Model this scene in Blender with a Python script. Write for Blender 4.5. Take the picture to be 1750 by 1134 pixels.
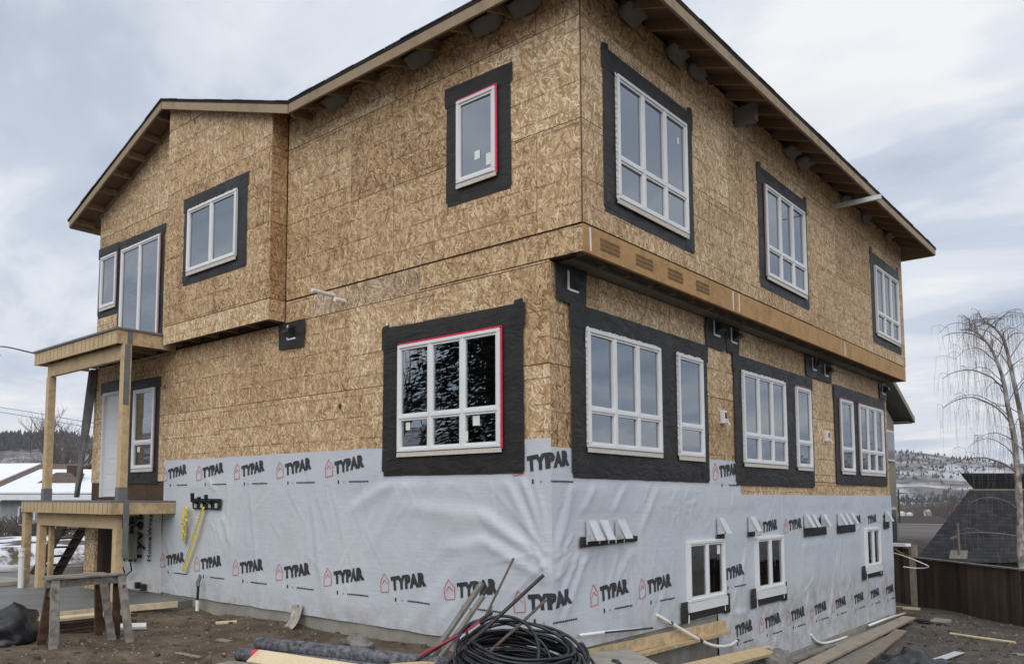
import bpy, bmesh, math, random
from math import sin, cos, pi, radians, exp, sqrt, atan2, floor
from mathutils import Vector, Matrix, noise as mn

random.seed(7)
rnd = random.Random(11)
SC = bpy.context.scene
COL = SC.collection
for o in list(bpy.data.objects):
    bpy.data.objects.remove(o)

# ------------------------------------------------------------------ camera
cd = bpy.data.cameras.new("camera"); cam = bpy.data.objects.new("camera", cd); COL.objects.link(cam)
cd.sensor_width = 36.0; cd.sensor_fit = 'HORIZONTAL'
cd.lens = 36.0 * 1388.0 / 1750.0
cd.shift_x = 75.0 / 1750.0; cd.shift_y = 167.0 / 1750.0
cd.clip_start = 0.1; cd.clip_end = 9000
cam.location = (5.36, -7.42, 1.75)
cam.rotation_euler = (radians(90 + 4.777), 0, radians(41.673))
SC.camera = cam

# ------------------------------------------------------------------ light
SUN_EL, SUN_AZ = radians(46), radians(-58)      # azimuth of the direction towards the sun, from +X to +Y
sd = bpy.data.lights.new("sun", 'SUN'); sun = bpy.data.objects.new("sun", sd); COL.objects.link(sun)
sd.energy = 1.7; sd.angle = radians(70); sd.color = (1.0, 0.965, 0.92)
dv = Vector((cos(SUN_EL) * cos(SUN_AZ), cos(SUN_EL) * sin(SUN_AZ), sin(SUN_EL)))
sun.rotation_euler = dv.to_track_quat('Z', 'Y').to_euler()
sun.location = dv * 60

W = bpy.data.worlds.new("World"); SC.world = W; W.use_nodes = True
wn, wl = W.node_tree.nodes, W.node_tree.links; wn.clear()
def wnode(t, **k):
    n = wn.new(t)
    for a, b in k.items(): setattr(n, a, b)
    return n
wout = wnode('ShaderNodeOutputWorld'); bg1 = wnode('ShaderNodeBackground'); bg2 = wnode('ShaderNodeBackground'); wmix = wnode('ShaderNodeMixShader')
sky = wnode('ShaderNodeTexSky', sky_type='NISHITA'); sky.sun_disc = False
sky.sun_elevation = SUN_EL; sky.sun_rotation = radians(90) - SUN_AZ; sky.dust_density = 2.0; sky.ozone_density = 1.5
bg1.inputs[1].default_value = 0.11
wl.new(sky.outputs[0], bg1.inputs[0])
tc = wnode('ShaderNodeTexCoord'); sep = wnode('ShaderNodeSeparateXYZ'); wl.new(tc.outputs['Generated'], sep.inputs[0])
def wmath(op, a, b=None, c=None):
    n = wnode('ShaderNodeMath', operation=op)
    for i, v in enumerate((a, b, c)):
        if v is None: continue
        if isinstance(v, (int, float)): n.inputs[i].default_value = v
        else: wl.new(v, n.inputs[i])
    return n.outputs[0]
zc = wmath('ADD', wmath('MAXIMUM', sep.outputs[2], 0.0), 0.17)
cmb = wnode('ShaderNodeCombineXYZ')
wl.new(wmath('DIVIDE', sep.outputs[0], zc), cmb.inputs[0]); wl.new(wmath('DIVIDE', sep.outputs[1], zc), cmb.inputs[1])
def wnoise(scale, detail, rough, off, dist=0.0):
    mp = wnode('ShaderNodeMapping'); mp.inputs['Location'].default_value = off
    mp.inputs['Rotation'].default_value = (0, 0, 0.7); mp.inputs['Scale'].default_value = (1.0, 1.7, 1.0)
    wl.new(cmb.outputs[0], mp.inputs[0])
    n = wnode('ShaderNodeTexNoise'); n.inputs['Scale'].default_value = scale; n.inputs['Detail'].default_value = detail
    n.inputs['Roughness'].default_value = rough; n.inputs['Distortion'].default_value = dist
    wl.new(mp.outputs[0], n.inputs['Vector']); return n.outputs[0]
def wramp(x, pts):
    r = wnode('ShaderNodeValToRGB'); e = r.color_ramp.elements
    while len(e) < len(pts): e.new(0.5)
    for i, (p, c) in enumerate(pts): e[i].position = p; e[i].color = c if len(c) == 4 else (*c, 1)
    r.color_ramp.interpolation = 'EASE'
    wl.new(x, r.inputs[0]); return r.outputs[0]
n1 = wnoise(1.15, 8, 0.55, (3.1, 1.2, 0), 0.4); n2 = wnoise(0.45, 5, 0.55, (7.7, 4.1, 0), 0.3)
cc = wramp(n1, [(0.30, (0.45, 0.51, 0.62)), (0.43, (0.57, 0.63, 0.73)), (0.53, (0.72, 0.76, 0.83)), (0.64, (0.86, 0.87, 0.89))])
wl.new(cc, bg2.inputs[0]); bg2.inputs[1].default_value = 1.0
cover = wramp(n2, [(0.30, (0.72,) * 3), (0.52, (0.98,) * 3)])
wl.new(cover, wmix.inputs[0]); wl.new(bg1.outputs[0], wmix.inputs[1]); wl.new(bg2.outputs[0], wmix.inputs[2])
wl.new(wmix.outputs[0], wout.inputs[0])

HAZE = 0.00012      # thin winter air; far hills fade a little
vs = SC.view_settings
vs.view_transform = 'Standard'; vs.look = 'None'; vs.gamma = 1.0; vs.exposure = 0.10; vs.use_curve_mapping = False
SC.display_settings.display_device = 'sRGB'

# ------------------------------------------------------------------ helpers
ORG = {}
def link(o, parent=None, org=None):
    COL.objects.link(o)
    if parent is not None: o.parent = parent
    ORG[o.name] = org if org is not None else Vector((0, 0, 0))
    return o
def tag(o, label=None, cat=None, group=None, kind=None):
    if label: o['label'] = label
    if cat: o['category'] = cat
    if group: o['group'] = group
    if kind: o['kind'] = kind
    return o
def thing(name, label, cat, loc=(0, 0, 0), group=None):
    o = bpy.data.objects.new(name, None); o.empty_display_size = 0.2; o.location = loc
    link(o, None, Vector(loc)); return tag(o, label, cat, group)
class MB:
    def __init__(s): s.v = []; s.f = []
    def poly(s, pts):
        n = len(s.v); s.v += [tuple(p) for p in pts]; s.f.append(tuple(range(n, n + len(pts)))); return s
    def hexa(s, b, t):
        n = len(s.v); s.v += [tuple(p) for p in b] + [tuple(p) for p in t]
        for q in ((3, 2, 1, 0), (4, 5, 6, 7), (0, 1, 5, 4), (1, 2, 6, 5), (2, 3, 7, 6), (3, 0, 4, 7)): s.f.append(tuple(n + i for i in q))
        return s
    def box(s, a, b):
        x0, y0, z0 = a; x1, y1, z1 = b
        return s.hexa([(x0, y0, z0), (x1, y0, z0), (x1, y1, z0), (x0, y1, z0)], [(x0, y0, z1), (x1, y0, z1), (x1, y1, z1), (x0, y1, z1)])
    def pbox(s, P, u0, u1, v0, v1, n0, n1, j=0.0):
        q = [(u0, v0), (u1, v0), (u1, v1), (u0, v1)]
        if j: q = [(a + rnd.uniform(-j, j), b + rnd.uniform(-j, j)) for a, b in q]
        return s.hexa([P(a, b, n0) for a, b in q], [P(a, b, n1) for a, b in q])
    def prism(s, P, pts, n0, n1):
        n = len(s.v); k = len(pts)
        s.v += [tuple(P(a, b, n0)) for a, b in pts] + [tuple(P(a, b, n1)) for a, b in pts]
        s.f.append(tuple(range(n + k - 1, n - 1, -1))); s.f.append(tuple(range(n + k, n + 2 * k)))
        for i in range(k): j = (i + 1) % k; s.f.append((n + i, n + j, n + k + j, n + k + i))
        return s
    def beam(s, p0, p1, w, h, up=(0, 0, 1), roll=0.0):
        p0 = Vector(p0); p1 = Vector(p1); d = (p1 - p0).normalized(); up = Vector(up)
        if abs(d.dot(up)) > 0.98: up = Vector((1, 0, 0))
        a = d.cross(up).normalized(); b = a.cross(d).normalized()
        if roll: R = Matrix.Rotation(roll, 3, d); a = R @ a; b = R @ b
        a *= w / 2; b *= h / 2
        return s.hexa([p0 - a - b, p0 + a - b, p0 + a + b, p0 - a + b], [p1 - a - b, p1 + a - b, p1 + a + b, p1 - a + b])
    def tube(s, pts, r, seg=6, caps=True):
        pts = [Vector(p) for p in pts]; n0 = len(s.v); k = len(pts)
        d = (pts[1] - pts[0]).normalized(); a = d.cross(Vector((0.13, 0.31, 1)) if abs(d.z) < 0.95 else Vector((1, 0.1, 0))).normalized()
        for i, p in enumerate(pts):
            t = (pts[min(i + 1, k - 1)] - pts[max(i - 1, 0)])
            t = t.normalized() if t.length > 1e-9 else d
            a = (a - t * a.dot(t)); a = a.normalized() if a.length > 1e-6 else t.orthogonal().normalized()
            b = t.cross(a); rr = r[i] if isinstance(r, (list, tuple)) else r
            for q in range(seg):
                an = 2 * pi * q / seg; s.v.append(tuple(p + a * (rr * cos(an)) + b * (rr * sin(an))))
        for i in range(k - 1):
            for q in range(seg):
                q2 = (q + 1) % seg
                s.f.append((n0 + i * seg + q, n0 + i * seg + q2, n0 + (i + 1) * seg + q2, n0 + (i + 1) * seg + q))
        if caps:
            s.f.append(tuple(n0 + q for q in range(seg - 1, -1, -1))); s.f.append(tuple(n0 + (k - 1) * seg + q for q in range(seg)))
        return s
    def grid(s, fn, us, vs, skip=None):
        n0 = len(s.v); nu = len(us)
        for v in vs:
            for u in us: s.v.append(tuple(fn(u, v)))
        for j in range(len(vs) - 1):
            for i in range(nu - 1):
                if skip and skip((us[i] + us[i + 1]) / 2, (vs[j] + vs[j + 1]) / 2): continue
                a = n0 + j * nu + i; s.f.append((a, a + 1, a + nu + 1, a + nu))
        return s
    def build(s, name, mat, parent=None, smooth=False, fix=True, loc=None, bevel=0.0):
        org = ORG[parent.name] if parent is not None else (Vector(loc) if loc is not None else Vector((0, 0, 0)))
        me = bpy.data.meshes.new(name)
        me.from_pydata([tuple(Vector(p) - org) for p in s.v], [], s.f)
        if fix or bevel:
            bm = bmesh.new(); bm.from_mesh(me)
            if bevel:
                bmesh.ops.bevel(bm, geom=bm.edges[:], offset=bevel, segments=1, affect='EDGES', clamp_overlap=True)
            bmesh.ops.recalc_face_normals(bm, faces=bm.faces); bm.to_mesh(me); bm.free()
        if smooth: me.polygons.foreach_set('use_smooth', [True] * len(me.polygons))
        me.materials.append(mat)
        o = bpy.data.objects.new(name, me)
        if parent is None: o.location = org
        return link(o, parent, org)

def sm(pts, n=6):
    P_ = [Vector(p) for p in pts]; out = []
    for i in range(len(P_) - 1):
        p0 = P_[max(i - 1, 0)]; p1 = P_[i]; p2 = P_[i + 1]; p3 = P_[min(i + 2, len(P_) - 1)]
        for k in range(n): t = k / n; out.append(.5 * ((2 * p1) + (-p0 + p2) * t + (2 * p0 - 5 * p1 + 4 * p2 - p3) * t * t + (-p0 + 3 * p1 - 3 * p2 + p3) * t ** 3))
    return out + [P_[-1]]

# ------------------------------------------------------------------ materials
def sock(nt, inp, v):
    if isinstance(v, bpy.types.NodeSocket): nt.links.new(v, inp)
    elif isinstance(v, (tuple, list)) and len(v) == 3 and inp.type == 'RGBA': inp.default_value = (*v, 1)
    else: inp.default_value = v
class NT:
    def __init__(s, name):
        s.m = bpy.data.materials.new(name); s.m.use_nodes = True; s.t = s.m.node_tree; s.t.nodes.clear()
        s.out = s.t.nodes.new('ShaderNodeOutputMaterial')
        s.co = s.t.nodes.new('ShaderNodeTexCoord').outputs['Object']
        s.geo = s.t.nodes.new('ShaderNodeNewGeometry').outputs['Position']
    def n(s, t, ins=None, out=0, **k):
        d = s.t.nodes.new(t)
        for a, b in k.items(): setattr(d, a, b)
        for a, b in (ins or {}).items(): sock(s.t, d.inputs[a], b)
        return d.outputs[out]
    def math(s, op, a, b=0.0, c=0.0): return s.n('ShaderNodeMath', {0: a, 1: b, 2: c}, operation=op)
    def map(s, v, scale=(1, 1, 1), rot=(0, 0, 0), loc=(0, 0, 0)): return s.n('ShaderNodeMapping', {'Vector': v, 'Scale': scale, 'Rotation': rot, 'Location': loc})
    def noise(s, v, scale, detail=3.0, rough=0.55, dist=0.0): return s.n('ShaderNodeTexNoise', {'Vector': v, 'Scale': scale, 'Detail': detail, 'Roughness': rough, 'Distortion': dist})
    def ramp(s, x, pts, interp='LINEAR'):
        d = s.t.nodes.new('ShaderNodeValToRGB'); e = d.color_ramp.elements; d.color_ramp.interpolation = interp
        while len(e) < len(pts): e.new(0.5)
        for i, (p, c) in enumerate(pts):
            e[i].position = p; c = (c, c, c) if isinstance(c, (int, float)) else c; e[i].color = (*c, 1)
        s.t.links.new(x, d.inputs[0]); return d.outputs[0]
    def mix(s, f, a, b, mode='MIX'):
        d = s.t.nodes.new('ShaderNodeMix'); d.data_type = 'RGBA'; d.blend_type = mode
        sock(s.t, d.inputs[0], f); sock(s.t, d.inputs[6], a); sock(s.t, d.inputs[7], b); return d.outputs[2]
    def bump(s, h, strength=0.3, dist=0.01): return s.n('ShaderNodeBump', {'Height': h, 'Strength': strength, 'Distance': dist})
    def done(s, col, rough=0.7, bump=None, spec=0.3, metal=0.0, **k):
        d = s.t.nodes.new('ShaderNodeBsdfPrincipled')
        sock(s.t, d.inputs['Base Color'], col); sock(s.t, d.inputs['Roughness'], rough)
        d.inputs['Specular IOR Level'].default_value = spec; d.inputs['Metallic'].default_value = metal
        if bump is not None: s.t.links.new(bump, d.inputs['Normal'])
        for a, b in k.items(): sock(s.t, d.inputs[a], b)
        s.t.links.new(d.outputs[0], s.out.inputs[0]); return s.m
def simple(name, col, rough=0.6, var=0.25, scale=6.0, bump=0.0, bscale=40.0, spec=0.3, metal=0.0, grain=None):
    t = NT(name); v = t.co if grain is None else t.map(t.co, grain)
    n = t.noise(v, scale, 5, 0.6); r = t.n('ShaderNodeObjectInfo', out='Random') if False else None
    lo = tuple(c * (1 - var) for c in col); hi = tuple(min(1, c * (1 + var)) for c in col)
    c = t.ramp(n, [(0.3, lo), (0.7, hi)])
    b = t.bump(t.noise(v, bscale, 3, 0.6), bump, 0.01) if bump else None
    return t.done(c, rough, b, spec, metal)
def objrand(t):
    d = t.t.nodes.new('ShaderNodeObjectInfo'); return d.outputs['Random']

def make_osb(name, tint=(1, 1, 1), lines=True):
    t = NT(name); sp = t.t.nodes.new('ShaderNodeSeparateXYZ'); t.t.links.new(t.geo, sp.inputs[0])
    u = t.math('ADD', sp.outputs[0], sp.outputs[1]); v = sp.outputs[2]; R = objrand(t)
    cb = t.t.nodes.new('ShaderNodeCombineXYZ'); t.t.links.new(u, cb.inputs[0]); t.t.links.new(v, cb.inputs[1]); t.t.links.new(t.math('MULTIPLY', R, 37.0), cb.inputs[2])
    p = cb.outputs[0]
    wob = t.mix(0.03, p, t.n('ShaderNodeTexNoise', {'Vector': p, 'Scale': 3.0, 'Detail': 1.0}, out='Color'), 'ADD')
    lay = []
    for ang, sc in ((0.75, (10, 44, 1)), (-0.65, (11, 48, 1)), (1.35, (9, 40, 1)), (-1.15, (10, 44, 1)), (0.25, (11, 50, 1)), (1.75, (9, 42, 1)), (1.0, (10, 46, 1))):
        d = t.t.nodes.new('ShaderNodeTexVoronoi'); d.voronoi_dimensions = '3D'
        t.t.links.new(t.map(t.map(wob, (1, 1, 1), (0, 0, ang), (ang * 3, ang * 7, 0)), sc), d.inputs['Vector']); d.inputs['Scale'].default_value = 1.0
        s2 = t.t.nodes.new('ShaderNodeSeparateColor'); t.t.links.new(d.outputs['Color'], s2.inputs[0])
        lay.append((s2.outputs[0], s2.outputs[1]))
    val, pri = lay[0]
    for a, b in lay[1:]:
        m = t.math('GREATER_THAN', b, pri); val = t.mix(m, val, a); pri = t.math('MAXIMUM', pri, b)
    fine = t.noise(t.map(p, (1, 1, 1)), 70, 4, 0.7); broad = t.noise(p, 1.1, 4, 0.6)
    val = t.math('ADD', t.math('MULTIPLY', val, 0.62), t.math('ADD', t.math('MULTIPLY', fine, 0.42), t.math('MULTIPLY', t.math('SUBTRACT', broad, 0.5), 0.42)))
    val = t.math('ADD', val, t.math('MULTIPLY', t.math('SUBTRACT', R, 0.5), 0.26))
    T = lambda c: tuple(a * b for a, b in zip(c, tint))
    col = t.ramp(val, [(0.08, T((0.15, 0.088, 0.044))), (0.30, T((0.36, 0.235, 0.128))), (0.52, T((0.51, 0.355, 0.208))), (0.72, T((0.66, 0.495, 0.315))), (0.92, T((0.88, 0.74, 0.55)))])
    red = t.ramp(t.noise(p, 5.5, 3, 0.6), [(0.60, 0.0), (0.74, 0.45)])
    col = t.mix(red, col, T((0.36, 0.19, 0.10)))
    if lines:
        def ln(x, per, w):
            f = t.math('FRACT', t.math('DIVIDE', x, per)); dd = t.math('MINIMUM', f, t.math('SUBTRACT', 1.0, f))
            return t.math('LESS_THAN', dd, w / per)
        R2 = t.math('MULTIPLY', R, 0.31)
        h = ln(t.math('ADD', v, R2), 0.305, 0.010); vv = ln(t.math('ADD', u, t.math('MULTIPLY', R, 0.9)), 0.305, 0.007)
        brk = t.ramp(t.noise(p, 3.3, 4, 0.7), [(0.42, 0.10), (0.56, 1.0)])
        l = t.math('MULTIPLY', t.math('MAXIMUM', t.math('MULTIPLY', h, 0.85), t.math('MULTIPLY', vv, 0.38)), brk)
        col = t.mix(t.math('MULTIPLY', l, 0.72), col, (0.10, 0.065, 0.045))
    return t.done(col, 0.72, t.bump(val, 0.25, 0.004), 0.25)
def make_lumber(name, col, var=0.22, rough=0.7, knots=True, dark=0.0):
    t = NT(name); R = objrand(t)
    p = t.n('ShaderNodeVectorMath', {0: t.co, 1: (0, 0, 0)}, operation='ADD')
    g = t.noise(t.map(p, (3, 3, 3)), 1.3, 4, 0.6, 1.5)
    w = t.n('ShaderNodeTexWave', {'Vector': p, 'Scale': 9.0, 'Distortion': 9.0, 'Detail': 3.0, 'Detail Scale': 0.6}, out=1)
    k = t.math('ADD', t.math('MULTIPLY', w, 0.35), t.math('MULTIPLY', g, 0.65)); k = t.math('ADD', k, t.math('MULTIPLY', t.math('SUBTRACT', R, 0.5), 0.35))
    lo = tuple(c * (1 - var * 1.7) for c in col); hi = tuple(min(1, c * (1 + var)) for c in col)
    c = t.ramp(k, [(0.2, lo), (0.5, col), (0.8, hi)])
    st = t.ramp(t.noise(p, 2.2, 5, 0.7), [(0.52, 0.0), (0.72, 0.55 + dark)])
    c = t.mix(st, c, tuple(x * 0.45 for x in col))
    return t.done(c, rough, t.bump(w, 0.15, 0.004), 0.25)

M = {}
M['osb'] = make_osb('osb', (1.03, 1.01, 0.97)); M['osb_new'] = make_osb('osb_grey', (0.98, 1.03, 1.16), False); M['osb_brown'] = make_osb('osb_dark_tint', (0.80, 0.70, 0.60))  # osb_brown: same board in a darker, browner tint for the bump-out side
M['lvl'] = make_lumber('laminated_beam', (0.44, 0.265, 0.115), 0.14); M['lumber'] = make_lumber('lumber', (0.56, 0.42, 0.25), 0.16)
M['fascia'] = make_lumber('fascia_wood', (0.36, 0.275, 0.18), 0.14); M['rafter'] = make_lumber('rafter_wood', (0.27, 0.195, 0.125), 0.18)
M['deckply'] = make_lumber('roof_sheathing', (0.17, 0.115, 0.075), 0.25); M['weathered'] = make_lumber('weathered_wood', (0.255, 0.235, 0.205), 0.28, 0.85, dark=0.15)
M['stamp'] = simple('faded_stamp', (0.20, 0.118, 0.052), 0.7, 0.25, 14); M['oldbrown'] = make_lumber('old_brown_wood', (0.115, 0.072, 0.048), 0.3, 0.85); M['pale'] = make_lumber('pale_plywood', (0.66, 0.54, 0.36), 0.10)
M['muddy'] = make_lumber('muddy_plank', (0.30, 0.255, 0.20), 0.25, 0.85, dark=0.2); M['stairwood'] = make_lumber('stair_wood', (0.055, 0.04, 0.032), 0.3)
def make_tape():
    t = NT('black_flashing'); n = t.noise(t.geo, 2.2, 5, 0.65, 0.6); f = t.noise(t.map(t.geo, (1, 1, 2.4)), 3.2, 3, 0.5, 1.6)
    c = t.ramp(n, [(0.3, (0.014, 0.0135, 0.014)), (0.7, (0.034, 0.031, 0.030))])
    return t.done(c, t.ramp(f, [(0.3, 0.42), (0.7, 0.62)]), t.bump(f, 0.45, 0.03), 0.35)
M['tape'] = make_tape()
def make_wrap(name, a, b, weave=True):
    t = NT(name); sp = t.t.nodes.new('ShaderNodeSeparateXYZ'); t.t.links.new(t.geo, sp.inputs[0])
    n = t.noise(t.geo, 0.8, 5, 0.6); c = t.ramp(n, [(0.3, a), (0.7, b)])
    dirt = t.math('MULTIPLY', t.ramp(sp.outputs[2], [(0.0, 1.0), (0.45, 0.0)]), t.ramp(t.noise(t.geo, 3.0, 7, 0.75), [(0.40, 0.0), (0.62, 0.75)]))
    c = t.mix(dirt, c, (0.36, 0.33, 0.29))
    h1 = t.noise(t.map(t.geo, (1.0, 1.0, 9.0)), 3.0, 4, 0.6); fine = t.noise(t.map(t.geo, (1, 1, 1)), 11, 4, 0.65)
    cr = t.noise(t.map(t.geo, (1.2, 1.2, 0.8), (0.3, 0.4, 0.2)), 2.6, 3, 0.5, 1.8)
    ridge = t.math('ABSOLUTE', t.math('SUBTRACT', cr, 0.5))
    ridge = t.math('MULTIPLY', ridge, 0.0)
    hh = t.math('ADD', t.math('MULTIPLY', h1, 0.22), t.math('ADD', t.math('MULTIPLY', fine, 0.30), ridge))
    return t.done(c, 0.42, t.bump(hh, 0.5, 0.03), 0.35)
M['wrap'] = make_wrap('house_wrap', (0.535, 0.575, 0.63), (0.60, 0.635, 0.685)); M['wrapwhite'] = make_wrap('white_wrap', (0.72, 0.74, 0.76), (0.80, 0.81, 0.82))
M['ink'] = simple('black_ink', (0.045, 0.048, 0.055), 0.6, 0.25, 9); M['redink'] = simple('red_ink', (0.62, 0.16, 0.13), 0.6, 0.2, 9)
M['vinyl'] = simple('white_vinyl', (0.76, 0.77, 0.78), 0.35, 0.04, 3, spec=0.5); M['shim'] = simple('unpainted_flange', (0.62, 0.58, 0.50), 0.6, 0.15, 30)
M['red'] = simple('red_tape', (0.62, 0.035, 0.075), 0.4, 0.15, 14); M['dullred'] = simple('faded_red_tape', (0.36, 0.17, 0.17), 0.5, 0.2, 14); M['redhose'] = simple('red_hose', (0.36, 0.02, 0.05), 0.4, 0.2, 14); M['label'] = simple('paper_label', (0.78, 0.82, 0.78), 0.6, 0.05)
M['concrete'] = simple('concrete', (0.30, 0.285, 0.25), 0.85, 0.22, 3.0, 0.4, 30); M['slabc'] = simple('wet_concrete', (0.155, 0.16, 0.15), 0.55, 0.28, 1.6, 0.25, 26)
M['shingle'] = simple('dark_shingle', (0.03, 0.03, 0.033), 0.9, 0.4, 30, 0.6, 60); M['galv'] = simple('galvanised_steel', (0.62, 0.64, 0.66), 0.42, 0.12, 8, spec=0.5, metal=0.35)
M['plastic'] = simple('black_plastic', (0.016, 0.017, 0.020), 0.33, 0.3, 6, 0.25, 9, spec=0.5); M['pipe'] = simple('black_poly_pipe', (0.014, 0.016, 0.022), 0.30, 0.3, 9, spec=0.5)
M['blackrod'] = simple('dark_steel', (0.035, 0.033, 0.033), 0.5, 0.3, 20); M['rust'] = simple('rusty_steel', (0.13, 0.10, 0.085), 0.75, 0.35, 20)
M['stakegrey'] = simple('grey_steel', (0.20, 0.19, 0.165), 0.6, 0.25, 14, grain=(1, 1, 0.2)); M['pvc'] = simple('white_pvc', (0.78, 0.78, 0.76), 0.35, 0.06, 5, spec=0.5)
M['yellow'] = simple('yellow_tape', (0.78, 0.62, 0.03), 0.4, 0.12, 9); M['chute'] = simple('grey_baffle', (0.21, 0.205, 0.20), 0.7, 0.12, 8)
M['membrane'] = simple('grey_membrane', (0.17, 0.175, 0.185), 0.7, 0.18, 5, 0.2, 20); M['roll'] = simple('grey_felt', (0.12, 0.125, 0.14), 0.85, 0.75, 18, 0.7, 40)
M['drape'] = simple('draped_fabric', (0.20, 0.20, 0.20), 0.8, 0.3, 5, 0.4, 14); M['door'] = simple('white_steel_door', (0.70, 0.715, 0.73), 0.45, 0.05, 3)
M['rock'] = simple('rock', (0.20, 0.195, 0.185), 0.9, 0.4, 9, 0.8, 26); M['rag'] = simple('pale_rag', (0.36, 0.33, 0.29), 0.9, 0.3, 9); M['snow'] = simple('snow', (0.80, 0.82, 0.86), 0.6, 0.04, 3, 0.3, 6)
M['drywall'] = simple('interior_board', (0.20, 0.19, 0.18), 0.9, 0.15, 2); M['stucco'] = simple('beige_stucco', (0.30, 0.265, 0.215), 0.9, 0.12, 8, 0.2, 50)
M['greysiding'] = simple('grey_siding', (0.33, 0.335, 0.34), 0.8, 0.15, 4); M['brownroof'] = simple('brown_roof', (0.13, 0.10, 0.085), 0.9, 0.35, 12, 0.4, 30)
M['greyroof'] = simple('grey_fascia_roof', (0.21, 0.21, 0.20), 0.8, 0.15, 6); M['trimwhite'] = simple('white_trim', (0.70, 0.71, 0.72), 0.5, 0.06)
def make_glass(name, tint, ior, rough=0.0):
    t = NT(name); fr = t.n('ShaderNodeFresnel', {'IOR': ior}); g = t.n('ShaderNodeBsdfGlossy', {'Color': (0.88, 0.94, 1.0), 'Roughness': rough})
    wv = t.bump(t.noise(t.geo, 1.1, 1, 0.4), 0.02, 0.05)
    for d in t.t.nodes:
        if d.type == 'BSDF_GLOSSY': t.t.links.new(wv, d.inputs['Normal'])
    tr = t.n('ShaderNodeBsdfTransparent', {'Color': tint}); mx = t.n('ShaderNodeMixShader', {0: fr, 1: tr, 2: g})
    t.t.links.new(mx, t.out.inputs[0]); return t.m
M['glass'] = make_glass('window_glass', (0.42, 0.47, 0.46), 4.0)
def make_bark(name, a, b, sc):
    t = NT(name); n = t.noise(t.map(t.geo, (1, 1, 0.5)), sc, 5, 0.7); return t.done(t.ramp(n, [(0.42, a), (0.60, b)]), 0.85)
M['birch'] = make_bark('birch_bark', (0.16, 0.14, 0.13), (0.52, 0.49, 0.46), 5); M['fartwig'] = simple('pale_twig', (0.17, 0.15, 0.14), 0.8, 0.2, 2); M['birchtwig'] = simple('birch_twig', (0.20, 0.165, 0.155), 0.8, 0.25, 2); M['twig'] = simple('twig', (0.085, 0.068, 0.062), 0.8, 0.25, 2); M['bark'] = simple('grey_bark', (0.10, 0.085, 0.075), 0.9, 0.3, 6)
M['needles'] = simple('conifer_needles', (0.020, 0.032, 0.018), 0.8, 0.5, 2); M['fartree'] = simple('far_conifer_hazed', (0.055, 0.060, 0.068), 0.9, 0.4, 0.05); M['brush'] = simple('bare_brush', (0.115, 0.098, 0.088), 0.9, 0.35, 0.2)  # far tree colour has bluish distance haze put into it
def make_fence(name, a, b):
    t = NT(name); R = objrand(t); n = t.noise(t.map(t.geo, (6, 6, 0.8)), 1.6, 5, 0.65); big = t.noise(t.geo, 0.75, 3, 0.6)
    k = t.math('ADD', t.math('MULTIPLY', n, 0.45), t.math('ADD', t.math('MULTIPLY', R, 0.22), t.math('MULTIPLY', big, 0.45)))
    return t.done(t.ramp(k, [(0.36, a), (0.75, b)]), 0.85, t.bump(n, 0.2, 0.005), 0.2)
M['fence'] = make_fence('fence_wood', (0.017, 0.0145, 0.014), (0.090, 0.062, 0.045))
def make_darkroof():
    t = NT('charcoal_shingles'); sp = t.t.nodes.new('ShaderNodeSeparateXYZ'); t.t.links.new(t.geo, sp.inputs[0])
    v = t.math('MULTIPLY', sp.outputs[2], 9.0); fr = t.math('FRACT', v); row = t.math('FLOOR', v)
    u = t.math('ADD', t.math('MULTIPLY', t.math('ADD', sp.outputs[0], sp.outputs[1]), 2.4), t.math('MULTIPLY', row, 0.37))
    cb = t.t.nodes.new('ShaderNodeCombineXYZ'); t.t.links.new(t.math('FLOOR', u), cb.inputs[0]); t.t.links.new(row, cb.inputs[1])
    wnz = t.n('ShaderNodeTexWhiteNoise', {'Vector': cb.outputs[0]}, noise_dimensions='3D')
    c = t.ramp(t.math('ADD', t.math('MULTIPLY', wnz, 0.35), t.math('MULTIPLY', t.noise(t.geo, 1.4, 6, 0.7), 0.7)), [(0.25, (0.022, 0.023, 0.027)), (0.8, (0.062, 0.064, 0.073))])
    edge = t.math('MULTIPLY', t.math('LESS_THAN', fr, 0.16), 0.6); c = t.mix(edge, c, (0.012, 0.012, 0.014))
    return t.done(c, 0.85, t.bump(fr, 0.6, 0.02), 0.2)
M['darkroof'] = make_darkroof()
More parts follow.
